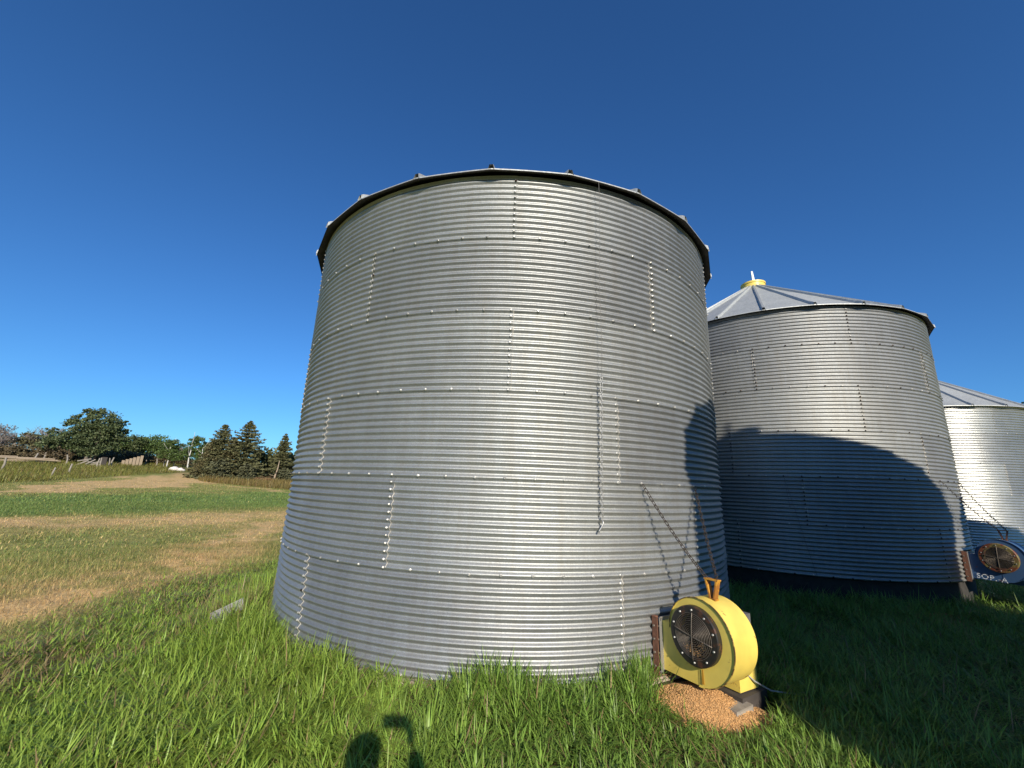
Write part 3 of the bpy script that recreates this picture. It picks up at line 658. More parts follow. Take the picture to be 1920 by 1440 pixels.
def blocked(x, y):
    bad = np.zeros(len(x), bool)
    for c, _ in BINS.values(): bad |= np.hypot(x - c[0], y - c[1]) < 2.98
    bad |= (((x - 1.56) / .44) ** 2 + ((y - 3.60) / .32) ** 2 < 1) & (rng.random(len(x)) < .96)
    # fan footprint
    a_ = R(30 - 90); ux, uy = x - BINS['near'][0][0], y - BINS['near'][0][1]; la = ux * math.cos(a_) + uy * math.sin(a_); lb = -ux * math.sin(a_) + uy * math.cos(a_)
    bad |= (la > 2.9) & (la < 3.66) & (lb > -.20) & (lb < .42)
    c = BINS['mid'][0]; a_ = R(29 - 90); ux, uy = x - c[0], y - c[1]; la = ux * math.cos(a_) + uy * math.sin(a_); lb = -ux * math.sin(a_) + uy * math.cos(a_)
    bad |= (la > 2.9) & (la < 3.66) & (lb > -.2) & (lb < .42)
    return bad
def in_view(x, y, m=R(64)): return np.abs(np.arctan2(x, y)) < m
def sample(n, x0, x1, y0, y1): return rng.uniform(x0, x1, n), rng.uniform(y0, y1, n)
def add_grass(name, parts, label):
    Vs, Qs, Ts, Cs = [], [], [], []; n = 0
    for V_, Q_, T_, C_ in parts: Vs.append(V_); Qs.append(Q_ + n); Ts.append(T_ + n); Cs.append(C_); n += len(V_)
    o = obj(name, mesh_np(name, np.concatenate(Vs), [np.concatenate(Qs), np.concatenate(Ts)], M_GRASS, True, np.concatenate(Cs)))
    return tag(o, label, 'grass', None, 'stuff')
def tint(n, base, var=.28, yel=.25):
    r_ = rng.random((n, 1)); c = np.array(base) * (1 - var + 2 * var * rng.random((n, 1)))
    return c * (1 - yel * r_ ** 3) + yel * r_ ** 3 * np.array((.30, .26, .08))
parts = []
def lush_patch(n, x0, x1, y0, y1, Lr, wr, nseg=4, leafy=False, view=True):
    x, y = sample(n, x0, x1, y0, y1); l = lushness(x, y); clump = fbm(x * 1.7, y * 1.7, 71); dpat = fbm(x * .8, y * .8, 81)
    keep = (rng.random(n) < l * (.45 + .95 * clump)) & ~blocked(x, y) & (in_view(x, y) | (not view))
    x, y, l, clump, dpat = x[keep], y[keep], l[keep], clump[keep], dpat[keep]; n = len(x); z = gz(x, y) - .01
    if leafy: z = z + (.01 + .13 * rng.random(n) * (.35 + .9 * clump)) * (1 - .6 * np.exp(-((x - 1.55) / .55) ** 2 - ((y - 3.30) / .3) ** 2))
    wl = sstep(-2.2, -4.6, x) * .45
    nearb = np.exp(-((np.hypot(x - BINS['near'][0][0], y - BINS['near'][0][1]) - 3.08) / .22) ** 2) * np.clip(np.exp(-((x + .05) / .38) ** 2) * .8 + np.exp(-((x - 1.05) / .25) ** 2), 0, 1)
    front = np.exp(-((x - 1.55) / .55) ** 2 - ((y - 3.30) / .28) ** 2)
    leftb = sstep(-.9, -1.8, x) * np.exp(-((np.hypot(x - BINS['near'][0][0], y - BINS['near'][0][1]) - 3.15) / .5) ** 2)
    L = rng.uniform(*Lr, n) * (.55 + .75 * clump) * (1 - wl) * (1 + .6 * nearb + .95 * leftb) * (1 - .55 * front); wdt = rng.uniform(*wr, n)
    flow = 2 * np.pi * (.48 + .55 * (fbm(x * .6, y * .6, 91) - .5)); cell = .17; ci, cj = np.floor(x / cell), np.floor(y / cell)
    tx, ty = (ci + .15 + .7 * vnoise(ci * 7.31, cj * 3.77, 101)) * cell, (cj + .15 + .7 * vnoise(ci * 5.13, cj * 9.31, 103)) * cell
    pull = .45 * rng.random(n); ang = np.arctan2(y - ty, x - tx) + rng.normal(0, .7, n) + .5 * np.sin(flow)
    x = x + (tx - x) * pull; y = y + (ty - y) * pull
    lean = np.abs(rng.normal(.95, .36, n)); bend = np.abs(rng.normal(.75, .50, n)); lean *= (1 - .45 * leftb)
    if leafy: lean = rng.uniform(.55, 1.65, n); bend = rng.normal(.25, .45, n); bend *= (1 - .5 * nearb); lean *= (1 - .65 * nearb)
    c = tint(n, (.190, .320, .055), .48, .22) + np.clip(sstep(.6, -1.8, x), 0, 1)[:, None] * np.array((.085, .080, .008)); dm = np.clip((dpat - .47) * 3.5, 0, 1) * sstep(-1.2, -3.2, x) + .06 + .35 * sstep(-2.6, -4.2, x + .25 * (y - 3))  # blades paler toward the left: sunlit look put into their colour
    dry = rng.random(n) < np.clip(.015 + .42 * dm, 0, .7); c[dry] = np.array((.34, .25, .12)) * (.6 + .7 * rng.random((dry.sum(), 1)))
    return blades(x, y, z, L, wdt, ang, lean, bend, c, nseg)
parts.append(lush_patch(190000, -5.6, 3.2, 2.2, 5.6, (.08, .19), (.006, .0115), 3, True))
parts.append(lush_patch(34000, -5.6, 3.2, 2.0, 5.6, (.12, .30), (.006, .0125)))
parts.append(lush_patch(24000, -6.2, -2.2, 5.2, 12, (.16, .34), (.007, .013)))
parts.append(lush_patch(30000, -6.2, -2.2, 5.2, 9, (.10, .20), (.007, .013), 3, True))
parts.append(lush_patch(110000, 1.6, 9.5, 2.2, 8.4, (.10, .22), (.006, .011), 3, True))
parts.append(lush_patch(40000, 1.6, 9.5, 2.2, 8.4, (.18, .40), (.006, .012)))
parts.append(lush_patch(30000, 6, 16, 4, 11.5, (.22, .44), (.009, .016), 3))
parts.append(lush_patch(26000, -4.5, 5, -2.6, 2.3, (.10, .26), (.008, .014), 3, True, False))
nt_ = 26000; xt, yt = sample(nt_, -5.2, 5, 2.2, 6.2); kt_ = (rng.random(nt_) < lushness(xt, yt) * (.25 + 2.4 * np.clip(fbm(xt * 1.1, yt * 1.1, 87) - .35, 0, 1))) & ~blocked(xt, yt); xt, yt = xt[kt_], yt[kt_]; nt_ = len(xt)
parts.append(blades(xt, yt, gz(xt, yt) + .02 + .05 * rng.random(nt_), rng.uniform(.08, .22, nt_), rng.uniform(.003, .007, nt_), rng.uniform(0, 6.28, nt_), rng.normal(1.45, .2, nt_), rng.normal(.15, .2, nt_), np.array((.33, .23, .115)) * (.5 + .8 * rng.random((nt_, 1))), 4))
add_grass('long_grass', parts, 'long lush green grass around the bins')
parts = []
def lawn(n, r0, r1, a0, a1, Lr, wr, nseg, keepf):
    r_ = np.sqrt(rng.uniform(r0 ** 2, r1 ** 2, n)); a = R(a0) + (R(a1) - R(a0)) * rng.random(n); x, y = r_ * np.sin(a), r_ * np.cos(a)
    d = dryness(x, y); keep = (rng.random(n) < keepf(x, y, d) * (.45 + 1.1 * fbm(x * 1.6, y * 1.6, 57))); x, y, d = x[keep], y[keep], d[keep]; n = len(x)
    L = rng.uniform(*Lr, n) * (1.15 - .45 * np.clip(d, 0, 1)); dd = np.clip(d + rng.normal(0, .26, n), 0, 1.1); c = veg_color(dd) * (.72 + .7 * rng.random((n, 1))) * (.8 + .45 * fbm(x * .7, y * .7, 59))[:, None]
    L = L * (.6 + .9 * fbm(x * 1.2, y * 1.2, 58))
    return blades(x, y, gz(x, y) - .005, L, rng.uniform(*wr, n), rng.uniform(0, 2 * np.pi, n), np.abs(rng.normal(.55, .3, n)), np.abs(rng.normal(.6, .3, n)), c, nseg)
parts.append(lawn(120000, 3.0, 13, -54, -20, (.05, .13), (.004, .008), 2, lambda x, y, d: (1 - .75 * lushness(x, y)) * (1 - .35 * d)))
parts.append(lawn(90000, 13, 30, -54, -20, (.05, .12), (.010, .020), 2, lambda x, y, d: (1 - .5 * np.clip(d, 0, 1))))
parts.append(lawn(60000, 30, 62, -54, -20, (.06, .14), (.025, .05), 2, lambda x, y, d: (1 - .75 * np.clip(d, 0, 1)) * (y < 60)))
add_grass('mown_grass', parts, 'short mown grass, partly green and partly straw coloured')
# weeds in the old yard and round the spruces
def weeds(n, poly, Lr, wr, base, yel):
    p = np.array(poly); x, y = sample(n, p[:, 0].min(), p[:, 0].max(), p[:, 1].min(), p[:, 1].max()); ins = np.zeros(n, bool); j = len(p) - 1
    for i in range(len(p)):
        cnd = ((p[i, 1] > y) != (p[j, 1] > y)) & (x < (p[j, 0] - p[i, 0]) * (y - p[i, 1]) / (p[j, 1] - p[i, 1] + 1e-12) + p[i, 0]); ins ^= cnd; j = i
    cl = fbm(x * .35, y * .35, 15); ins &= rng.random(n) < (.35 + cl); x, y, cl = x[ins], y[ins], cl[ins]; n = len(x)
    b = np.array(base) * (1 - yel * cl[:, None]) + yel * cl[:, None] * np.array((.30, .22, .07)); b = b * (.7 + .6 * rng.random((n, 1)))
    br = rng.random(n) < .10; b[br] = np.array((.26, .16, .07))
    return blades(x, y, gz(x, y) - .02, rng.uniform(*Lr, n) * (.45 + 1.0 * cl), rng.uniform(*wr, n), rng.uniform(0, 6.28, n), np.abs(rng.normal(.2, .2, n)), np.abs(rng.normal(.6, .4, n)), b, 2)
add_grass('tall_weeds', [weeds(60000, [(-36, 27), (-38, 34.5), (-43, 45.5), (-47.5, 58), (-50.5, 70), (-62, 80), (-68, 74), (-68, 55), (-52, 38)], (.30, .75), (.03, .07), (.20, .23, .045), .55)], 'tall yellow green weeds in the old fenced yard')
add_grass('dry_weeds', [weeds(26000, [(-36, 50.5), (-29, 47), (-22, 44.2), (-16, 42), (-20, 58), (-33, 62), (-42, 66), (-41, 57)], (.4, .9), (.03, .06), (.24, .19, .06), .6)], 'dry olive yellow grass at the foot of the spruces')

# ------------------------------------------------------------------ trees
def leafcards(P, size, col, flat=None, elong=1.0):
    n = len(P); a = rng.normal(size=(n, 3)); a /= np.linalg.norm(a, axis=1)[:, None]; b = rng.normal(size=(n, 3))
    if flat is not None: a = flat
    b = b - a * np.sum(a * b, 1)[:, None]; b /= np.linalg.norm(b, axis=1)[:, None] + 1e-9
    s = (np.asarray(size) * (.6 + .8 * rng.random(n)))[:, None]
    V = np.stack([P - a * s * elong * .5, P + b * s * .38, P + a * s * elong * .5, P - b * s * .38], 1).reshape(-1, 3)
    return V, (np.arange(n) * 4)[:, None] + np.array([[0, 1, 2, 3]]), np.repeat(col, 4, axis=0)
def limb_mesh(h, r_, lean, forks, mat, seed, name='trunk', levels=2):
    rg = random.Random(seed); mb = MB()
    def grow(p, d, L, rr, lv):
        pts = [p]; rs = [rr]; q = p; dd = d
        for i in range(4):
            dd = (dd + Vector((rg.uniform(-.18, .18), rg.uniform(-.18, .18), rg.uniform(-.02, .16)))).normalized(); q = q + dd * (L / 4); pts.append(q); rs.append(rr * (1 - .17 * (i + 1)))
            if lv > 0 and i >= 1:
                for _ in range(forks if i < 3 else 1):
                    a = rg.uniform(0, 6.28); nd = (dd * .55 + Vector((math.cos(a), math.sin(a), .35)) * .75).normalized(); grow(q, nd, L * rg.uniform(.45, .7), rr * .5, lv - 1)
        mb.tube([tuple(v) for v in pts], rs, 6 if lv else 4)
    grow(Vector((0, 0, -.15)), Vector((lean, 0, 1)).normalized(), h, r_, levels)
    return mb.mesh(name, mat, True)
def crown_mesh(ells, n, size, base, seed, var=.35, clump=.13, mat=None, yel=.2):
    """leaf-sized faces gathered into clumps through the crown's volume"""
    P = []; vol = np.array([e[3] * e[4] * e[5] for e in ells]) ** .75; vol /= vol.sum()
    for e, f in zip(ells, vol):
        m_ = int(n * f); nc = max(10, int(m_ / 45)); u = rng.normal(size=(nc, 3)); u /= np.linalg.norm(u, axis=1)[:, None]; u *= (rng.random((nc, 1)) ** .38)
        cc = u * np.array(e[3:6]); cc[:, 2] += 0; k = rng.integers(0, nc, m_); q = cc[k] + rng.normal(size=(m_, 3)) * clump * np.array(e[3:6]).mean() * np.array([1, 1, .6])
        P.append(q + np.array(e[:3]))
    P = np.concatenate(P); c = np.array(base) * (1 - var + 2 * var * rng.random((len(P), 1)) ** 1.5); y_ = (rng.random((len(P), 1)) ** 4) * yel; c = c * (1 - y_) + y_ * np.array((.28, .24, .08))
    V_, Q_, C_ = leafcards(P, np.full(len(P), size), c); return mesh_np('crown', V_, Q_, mat or M_LEAF, False, C_)
def tree(name, x, y, label, cat, trunk, crown, group=None, rz=0.0, sc=1.0, tshift=(0, 0, 0)):
    t = thing(name, label, cat, (x, y, float(gz(x, y))), rz, group); t.scale = (sc,) * 3
    if trunk: obj('trunk', trunk, t, tshift)
    if crown: obj('crown', crown, t)
    return t
# frame for the left background: "across" runs along the picture plane there
DARKG = (.105, .140, .060); MIDG = (.105, .165, .048); OLIVE = (.11, .105, .048); GREY = (.21, .175, .145)
ac = Vector((.71, .70, 0))
def el(u, z, ru, rz_, rv=None): return (ac.x * u, ac.y * u, z, ru, rv or ru, rz_)
tree('broadleaf_tree', -63.6, 64.6, 'largest rounded dark green tree left of the bins, standing behind the fence', 'tree',
     limb_mesh(3.4, .28, .05, 2, M_BARK, 3), crown_mesh([el(.4, 5.2, 2.3, 2.1), el(1.9, 4.2, 1.6, 1.6), el(-1.4, 4.0, 1.9, 1.7), el(-3.4, 2.5, 1.6, 1.1), el(.2, 2.6, 2.6, 1.5), el(2.6, 5.0, .9, .8), el(-.6, 6.5, 1.2, .8), el(-3.8, 4.1, .7, .5), el(2.9, 5.8, .5, .4), el(1.3, 6.4, .7, .5), el(-1.8, 5.6, 1.0, .8), el(3.3, 3.6, .6, .45), el(-2.6, 4.9, .5, .4), el(.4, 7.1, .6, .4), el(3.4, 4.8, .45, .35)], 24000, .205, DARKG, 1, clump=.13), None, 0.0, 1.13)
G_ROW = 'green trees in a row behind the brown hedge'
cr = crown_mesh([(0, 0, 3.0, 2.4, 2.4, 1.5), (1.2, .8, 2.5, 1.7, 1.7, 1.3), (-1.3, -.6, 2.3, 1.8, 1.8, 1.3), (.2, .3, 1.3, 2.3, 2.3, 1.0)], 8000, .23, MIDG, 2, clump=.17); tk = limb_mesh(2.6, .16, .05, 2, M_BARK, 5)
cr2 = crown_mesh([(0, 0, 3.3, 1.8, 1.8, 1.4), (-1.0, -.8, 2.2, 1.9, 1.9, 1.4), (1.1, 1.0, 2.0, 1.6, 1.6, 1.2), (0, 0, 1.0, 2.2, 2.2, .9)], 8000, .23, (.080, .112, .040), 3, clump=.17)
for i, (x, y, s_, v) in enumerate([(-73.0, 77.5, 1.05, 0), (-70.6, 80.2, .98, 1), (-69.3, 82.8, 1.05, 0), (-67.2, 85.0, .92, 1), (-72.0, 72.5, .9, 1), (-75.5, 71.5, .8, 0)]):
    lab = ['green tree just right of the largest tree, behind the brown hedge', 'second green tree right of the largest tree, behind the hedge', 'middle green tree behind the brown hedge and leaning boards', 'dark green tree left of the grey dry bushes', 'green tree partly hidden behind the largest tree', 'low green tree behind the left side of the largest tree'][i]
    tree('hedgerow_tree', x, y, lab, 'tree', tk, (cr, cr2)[v], G_ROW, i * 1.3, s_)
# grey half-dead trees far left
dt = limb_mesh(2.7, .11, .0, 3, M_TWIG, 8, 'trunk', 3); dt2 = limb_mesh(2.3, .10, .05, 3, M_TWIG, 9, 'trunk', 3)
dc = crown_mesh([(0, 0, 2.8, 1.7, 1.7, 1.3), (.8, .8, 1.8, 1.5, 1.5, 1.1), (-1.0, -.8, 1.7, 1.3, 1.3, 1.0)], 800, .20, GREY, 4, clump=.2); dc2 = crown_mesh([(0, 0, 1.4, 1.8, 1.8, 1.1), (.6, .5, 2.4, 1.1, 1.1, .8)], 1700, .22, OLIVE, 5, clump=.2)
for i, (x, y, v, s_) in enumerate([(-82.5, 68.5, 0, 1.1), (-79.0, 69.0, 1, 1.1), (-77.5, 71.8, 0, 1.15), (-72.8, 65.4, 1, 1.15), (-74.5, 62.8, 0, .95)]):
    lab = ['grey half-bare tree at the left edge of the picture', 'bare grey branched tree second from the left edge', 'tallest grey half-bare tree left of the largest tree', 'thin bush tree close to the left of the largest tree', 'low grey tree above the log pile at far left'][i]
    tree('dry_tree', x, y, lab, 'tree', (dt, dt2)[v], (dc, dc2)[v], 'grey half-dead trees at far left', i * 1.1, s_)
# grey dry bushes between row trees and the birch
tree('dry_bush', -61.5, 81.5, 'grey leafless bush left of the white-trunked birch', 'bush', dt2, dc, None, .5, .95)
# brown willow hedge
hb = crown_mesh([(0, 0, .9, 1.5, 1.5, .85), (.7, .5, .7, 1.2, 1.2, .7), (-.7, -.5, .7, 1.2, 1.2, .7), (0, 0, .4, 1.7, 1.7, .45)], 2600, .17, (.140, .108, .062), 6, clump=.2)
hb2 = crown_mesh([(0, 0, .8, 1.4, 1.4, .8), (.9, .6, .6, 1.0, 1.0, .6), (-.8, -.3, .75, 1.0, 1.0, .7), (0, 0, .4, 1.6, 1.6, .45)], 2600, .17, (.15, .12, .062), 7, clump=.2)
st = limb_mesh(1.3, .05, .0, 3, M_BARK, 12, 'trunk', 1)
HED = [(-71.5, 59.5), (-70.4, 61.6), (-69.2, 63.6), (-67.9, 66.2), (-66.5, 62.2), (-65.2, 70.2), (-65.6, 72.4), (-64.9, 74.4), (-63.9, 76.2), (-62.7, 77.4), (-61.4, 78.6), (-59.9, 79.2), (-66.6, 70.8)]
HLAB = ['brownish bush behind the log pile at the left edge', 'brown bush right of the log pile', 'brown bush under the grey half-bare trees', 'brown bush under the left side of the largest tree', 'olive bush in front of the gap left of the largest tree', 'brown bush under the right side of the largest tree', 'brown hedge bush left of the leaning boards', 'brown hedge bush behind the leaning boards', 'brown hedge bush just right of the leaning boards', 'brown hedge bush halfway between leaning boards and birch', 'brown hedge bush left of the birch trunks', 'rightmost brown bush touching the birch trunks', 'brown bush behind the dark gate post']
for i, (x, y) in enumerate(HED): tree('willow_bush', x, y, HLAB[i], 'bush', st, (hb, hb2)[i % 2], 'brown bushes forming a hedge', i * 1.7, 1.15 + .18 * math.sin(i * 2.1))
# birch pair and poplars
bt = limb_mesh(4.3, .13, .06, 1, M_BIRCH, 21, 'trunk', 1)
bc = crown_mesh([(.6, 0, 4.7, 1.15, 1.15, .95), (.0, -.3, 3.4, 1.3, 1.3, 1.0), (.9, .4, 2.9, 1.2, 1.2, 1.0), (-.6, -.6, 2.2, 1.2, 1.2, .9)], 5500, .19, (.088, .14, .036), 9, clump=.17)
G_BI = 'white trunked birches'
tree('birch_tree', -52.9, 71.1, 'birch with a clean white trunk, tallest of the birch clump', 'tree', bt, bc, G_BI, .2, 1.0, (.45, -1.25, 0))
tree('birch_tree', -51.5, 71.9, 'shorter birch whose white trunk leans right, beside the spruces', 'tree', bt, bc, G_BI, 1.2, .86, (-.75, -1.05, 0))
tree('birch_tree', -55.6, 70.0, 'leafy birch on the left of the clump with a hidden trunk', 'tree', bt, bc, G_BI, 2.6, .84)
tree('birch_tree', -51.0, 73.6, 'birch half hidden behind the left spruce', 'tree', bt, bc, G_BI, 4.0, .88)
# spruces
def spruce_mesh(h, rb, dens, seed, skirt=0.0, col=(.106, .108, .048), bare=0.0):
    rg = np.random.default_rng(seed); P = []; D = []; S = []
    nl = int(h * 5.2)
    for i in range(nl):
        u = (i + rg.random()) / nl; z = h * (bare + (1 - bare) * u); rr_ = rb * (1 - u) ** .78 * (.52 + .75 * rg.random()) + .10
        nb = int(7 + 7 * (1 - u)); a0 = rg.random() * 6.28
        for b in range(nb):
            a = a0 + 6.28 * b / nb + rg.normal(0, .25); Lb = rr_ * rg.uniform(.65, 1.15); k = int(8 + dens * 1.7 * Lb)
            s_ = (np.arange(k) + rg.random(k)) / k; drop = -.28 * Lb * s_ + .22 * Lb * s_ ** 2 * (1.0 + u)
            sp = .09 + .16 * (1 - s_) * Lb * .45; px = np.cos(a) * Lb * s_ + rg.normal(0, 1, k) * sp * .7; py = np.sin(a) * Lb * s_ + rg.normal(0, 1, k) * sp * .7
            P.append(np.stack([px, py, z + drop + rg.normal(0, .05, k)], -1)); d = np.stack([np.cos(a) + rg.normal(0, .5, k), np.sin(a) + rg.normal(0, .5, k), -.35 + rg.normal(0, .3, k)], -1); D.append(d / np.linalg.norm(d, axis=1)[:, None])
    P = np.concatenate(P); D = np.concatenate(D); n = len(P); c = np.array(col) * (.6 + .8 * rg.random((n, 1))); tipc = rg.random(n) < .10; c[tipc] = np.array((.15, .145, .07))
    V_, Q_, C_ = leafcards(P, np.full(n, .20), c, D, 1.35)
    me = mesh_np('crown', V_, Q_, M_NEEDLE, False, C_)
    mb = MB(); mb.tube([(0, 0, -.2), (.03, 0, h * .5), (0, 0, h * .98)], [.17, .10, .02], 8); return me, mb.mesh('trunk', M_BARK, True)
s1, k1 = spruce_mesh(7.3, 3.2, 11, 1); s2, k2 = spruce_mesh(8.0, 3.7, 11, 2); s3, k3 = spruce_mesh(5.2, 2.2, 11, 3, col=(.125, .105, .048)); s4, k4 = spruce_mesh(6.7, 2.0, 9, 4, bare=.10)
s5, k5 = spruce_mesh(2.3, 2.4, 12, 5, col=(.108, .112, .06))
s6, k6 = spruce_mesh(5.6, 2.6, 11, 6, col=(.118, .104, .048))
G_SP = 'dark spruces left of the nearest bin'
tree('spruce_tree', -39.0, 57.6, 'left tall spruce with a brownish ragged top', 'tree', k1, s1, G_SP, 0, 1.0)
tree('spruce_tree', -36.0, 58.2, 'tallest dark spruce with a forked pointed top', 'tree', k2, s2, G_SP, 1.0, 1.0)
tree('spruce_tree', -40.3, 58.6, 'shorter bushy spruce at the left end of the spruce clump', 'tree', k3, s3, G_SP, 2.0, 1.0)
tree('spruce_tree', -37.6, 57.9, 'middle spruce filling the gap between the two tallest spruces', 'tree', k6, s6, G_SP, 1.7, 1.0)
tree('spruce_tree', -39.9, 57.2, 'broad spruce just left of the left tall spruce', 'tree', k6, s6, G_SP, 3.7, .9)
tree('spruce_tree', -37.4, 55.8, 'low wide spruce in front of the two tall ones', 'tree', k5, s5, G_SP, .4, 1.15)
tree('spruce_tree', -34.3, 56.4, 'low spruce at the right foot of the tallest spruce', 'tree', k5, s5, G_SP, 2.4, .95)
tree('spruce_tree', -32.6, 61.5, 'slim small spruce with a bare pale stem, next to the nearest bin', 'tree', k4, s4, G_SP, 3.0, 1.0)
tree('spruce_tree', -31.2, 60.0, 'low bluish spruce bush against the edge of the nearest bin', 'tree', k5, s5, G_SP, 4.4, .85)
yb = crown_mesh([(0, 0, 1.9, 2.4, 2.4, 1.4), (1.3, .8, 1.5, 1.8, 1.8, 1.1), (-1.5, -.6, 1.4, 1.8, 1.8, 1.1)], 4200, .26, (.105, .11, .035), 12, clump=.17, yel=.4)
tree('leafy_bush', -35.8, 66.0, 'yellow green bush behind the spruces, right side', 'bush', st, yb, None, 0, 1.45)
tree('leafy_bush', -33.6, 67.0, 'olive bush between the yellow green bush and the slim spruce', 'bush', st, hb2, None, 1, 1.6)
# pale broken stem and fallen brown branches
mb = MB(); mb.tube([(0, 0, -.2), (.05, .05, .9), (.18, .16, 1.7), (.25, .2, 2.9)], [.15, .13, .08, .04], 7); mb.tube([(.02, .02, .8), (-.5, -.45, 1.0)], [.05, .02], 5)
o = obj('dead_snag', mb.mesh('dead_snag', M_WOODT, True), None, (-32.3, 59.6, float(gz(-32.3, 59.6)))); tag(o, 'pale broken stem standing in front of the slim spruce', 'dead tree')
mb = MB(); rg = random.Random(4)
for q in range(60):
    a = rg.uniform(-.7, .7); L = rg.uniform(.5, 1.6); p = Vector((rg.uniform(-1, 1) * .71, rg.uniform(-1, 1) * .71, rg.uniform(0, .25))); d = Vector((math.cos(.78 + a), math.sin(.78 + a), rg.uniform(.05, .6))); mb.tube([tuple(p), tuple(p + d * L * .5 + Vector((0, 0, .05))), tuple(p + d * L)], [.03, .02, .008], 4)
o = obj('fallen_branches', mb.mesh('fallen_branches', M_DEADB, True), None, (-33.0, 57.0, float(gz(-33.0, 57.0)))); tag(o, 'dead orange brown branches lying at the foot of the spruces', 'branches')
# tree far behind at the right edge
tree('broadleaf_tree', 49.3, 37.9, 'dark tree top peeking over the farthest bin roof at the right edge', 'tree', limb_mesh(9.5, .25, .02, 2, M_BARK, 31), crown_mesh([(0, 0, 10.6, 1.6, 1.6, 1.2), (.5, .3, 8.6, 2.2, 2.2, 1.6), (-.4, -.2, 6.5, 2.3, 2.3, 1.6)], 3600, .30, DARKG, 14, clump=.2))

# ------------------------------------------------------------------ old yard: posts, boards, logs
def post_mesh(h, r_, seed, mat=M_WOOD):
    rg = random.Random(seed); mb = MB(); mb.tube([(0, 0, -.3), (rg.uniform(-.03, .03), rg.uniform(-.03, .03), h * .5), (rg.uniform(-.08, .08), rg.uniform(-.08, .08), h)], [r_, r_ * .95, r_ * .85], 7); return mb.mesh('fence_post', mat)
PM = [post_mesh(1.15, .085, 1), post_mesh(1.35, .10, 2), post_mesh(.95, .07, 3)]
POSTS = [(-53.5, 45.6, 1, 'slanting fence post nearest the left edge'), (-43.8, 41.5, 2, 'short pale post leaning in the grass, nearest the track'), (-47.3, 46.6, 0, 'pale upright post in the weeds right of the leaning post'), (-64.6, 58.6, 1, 'thick grey post at the right end of the log pile'), (-66.2, 61.2, 1, 'post second from the log pile'), (-66.0, 62.4, 2, 'thin short post third from the log pile'), (-62.9, 61.2, 1, 'post with a pale top below the largest tree'), (-64.0, 66.0, 0, 'post left of the broken gate boards'), (-56.9, 59.6, 1, 'post just left of the dark gate post'), (-59.2, 64.1, 1, 'post just right of the dark gate post'), (-60.4, 65.0, 0, 'second post right of the dark gate post'), (-60.4, 71.5, 2, 'small post right of the leaning boards'), (-58.3, 71.2, 1, 'thick stub post left of the birch trunks'), (-57.4, 71.6, 0, 'upright post between the stub post and the birch'), (-56.0, 71.9, 2, 'last thin post before the birch trunks')]
for i, (x, y, v, lab) in enumerate(POSTS):
    o = obj('fence_post', PM[v], None, (x, y, float(gz(x, y))), i * 1.1); tag(o, lab, 'fence post', 'weathered posts of the old yard fence'); o.rotation_euler = (0, (.22 if i in (0, 1) else .03 * ((i % 3) - 1)), i * 1.1)
mb = MB(); mb.box((0, 0, .65), (.55, .5, 1.5)); g_ = thing('gate_post', 'dark square gate post with one pale edge in the weeds', 'post', (-58.6, 62.2, float(gz(-58.6, 62.2))), R(45))
obj('core', mb.mesh('core', M_WOODD), g_); mb = MB(); mb.box((-.34, -.2, .6), (.12, .12, 1.4)); obj('lit_edge', mb.mesh('lit_edge', M_WOOD), g_)  # lit left edge of the post, built as a paler strip
# leaning boards of a fallen shed
sh = thing('fallen_shed', 'fallen shed of brown boards sloping up to the right, before the hedge', 'shed', (-60.6, 68.8, float(gz(-60.6, 68.8))), R(44.6))
for q in range(7):
    u0, u1 = -1.9 + .02 * q, 1.25; mb = MB(); yq = -.75 + q * .25; a_ = math.atan2(1.45, 3.1); mb.box(((u0 + u1) / 2, yq, .78), (3.45, .225, .035), rotm('Y', -a_)); obj('roof_board', mb.mesh('roof_board', M_WOODT), sh)
for q in range(6):
    mb = MB(); xq = -.9 + q * .42; hq = .35 + (xq + 1.9) * .42; mb.box((xq, -.90, hq / 2), (.36, .03, hq)); obj('wall_board', mb.mesh('wall_board', M_WOODT), sh)
mb = MB(); mb.box((1.28, -.8, .75), (.14, .14, 1.6)); obj('corner_post', mb.mesh('corner_post', M_WOOD), sh)
lg = thing('log_pile', 'long pile of pale fallen rails and logs at the far left', 'logs', (-65.8, 56.8, float(gz(-65.8, 56.8))), R(45))
for q in range(9):
    mb = MB(); L = random.uniform(3.0, 5.2); xq = random.uniform(-2.2, 2.2); zq = .12 + .13 * q * .55; yq = random.uniform(-.4, .4); s_ = random.uniform(-.12, .12); mb.tube([(xq - L / 2, yq, zq - s_), (xq, yq + .05, zq + .02), (xq + L / 2, yq + .1, zq + s_)], [.10, .11, .08], 7); obj('log', mb.mesh('log', M_WOODT), lg)
bg_ = thing('broken_gate', 'tangle of grey broken gate boards leaning below the largest tree', 'gate', (-60.4, 61.6, float(gz(-60.4, 61.6))), R(45))
for q in range(8):
    mb = MB(); mb.box((random.uniform(-1, 1), random.uniform(-.3, .3), .45 + random.uniform(-.2, .4)), (random.uniform(1.1, 1.9), .04, .13), rotm('Y', random.uniform(-.7, .35))); obj('board', mb.mesh('board', M_WOOD), bg_)
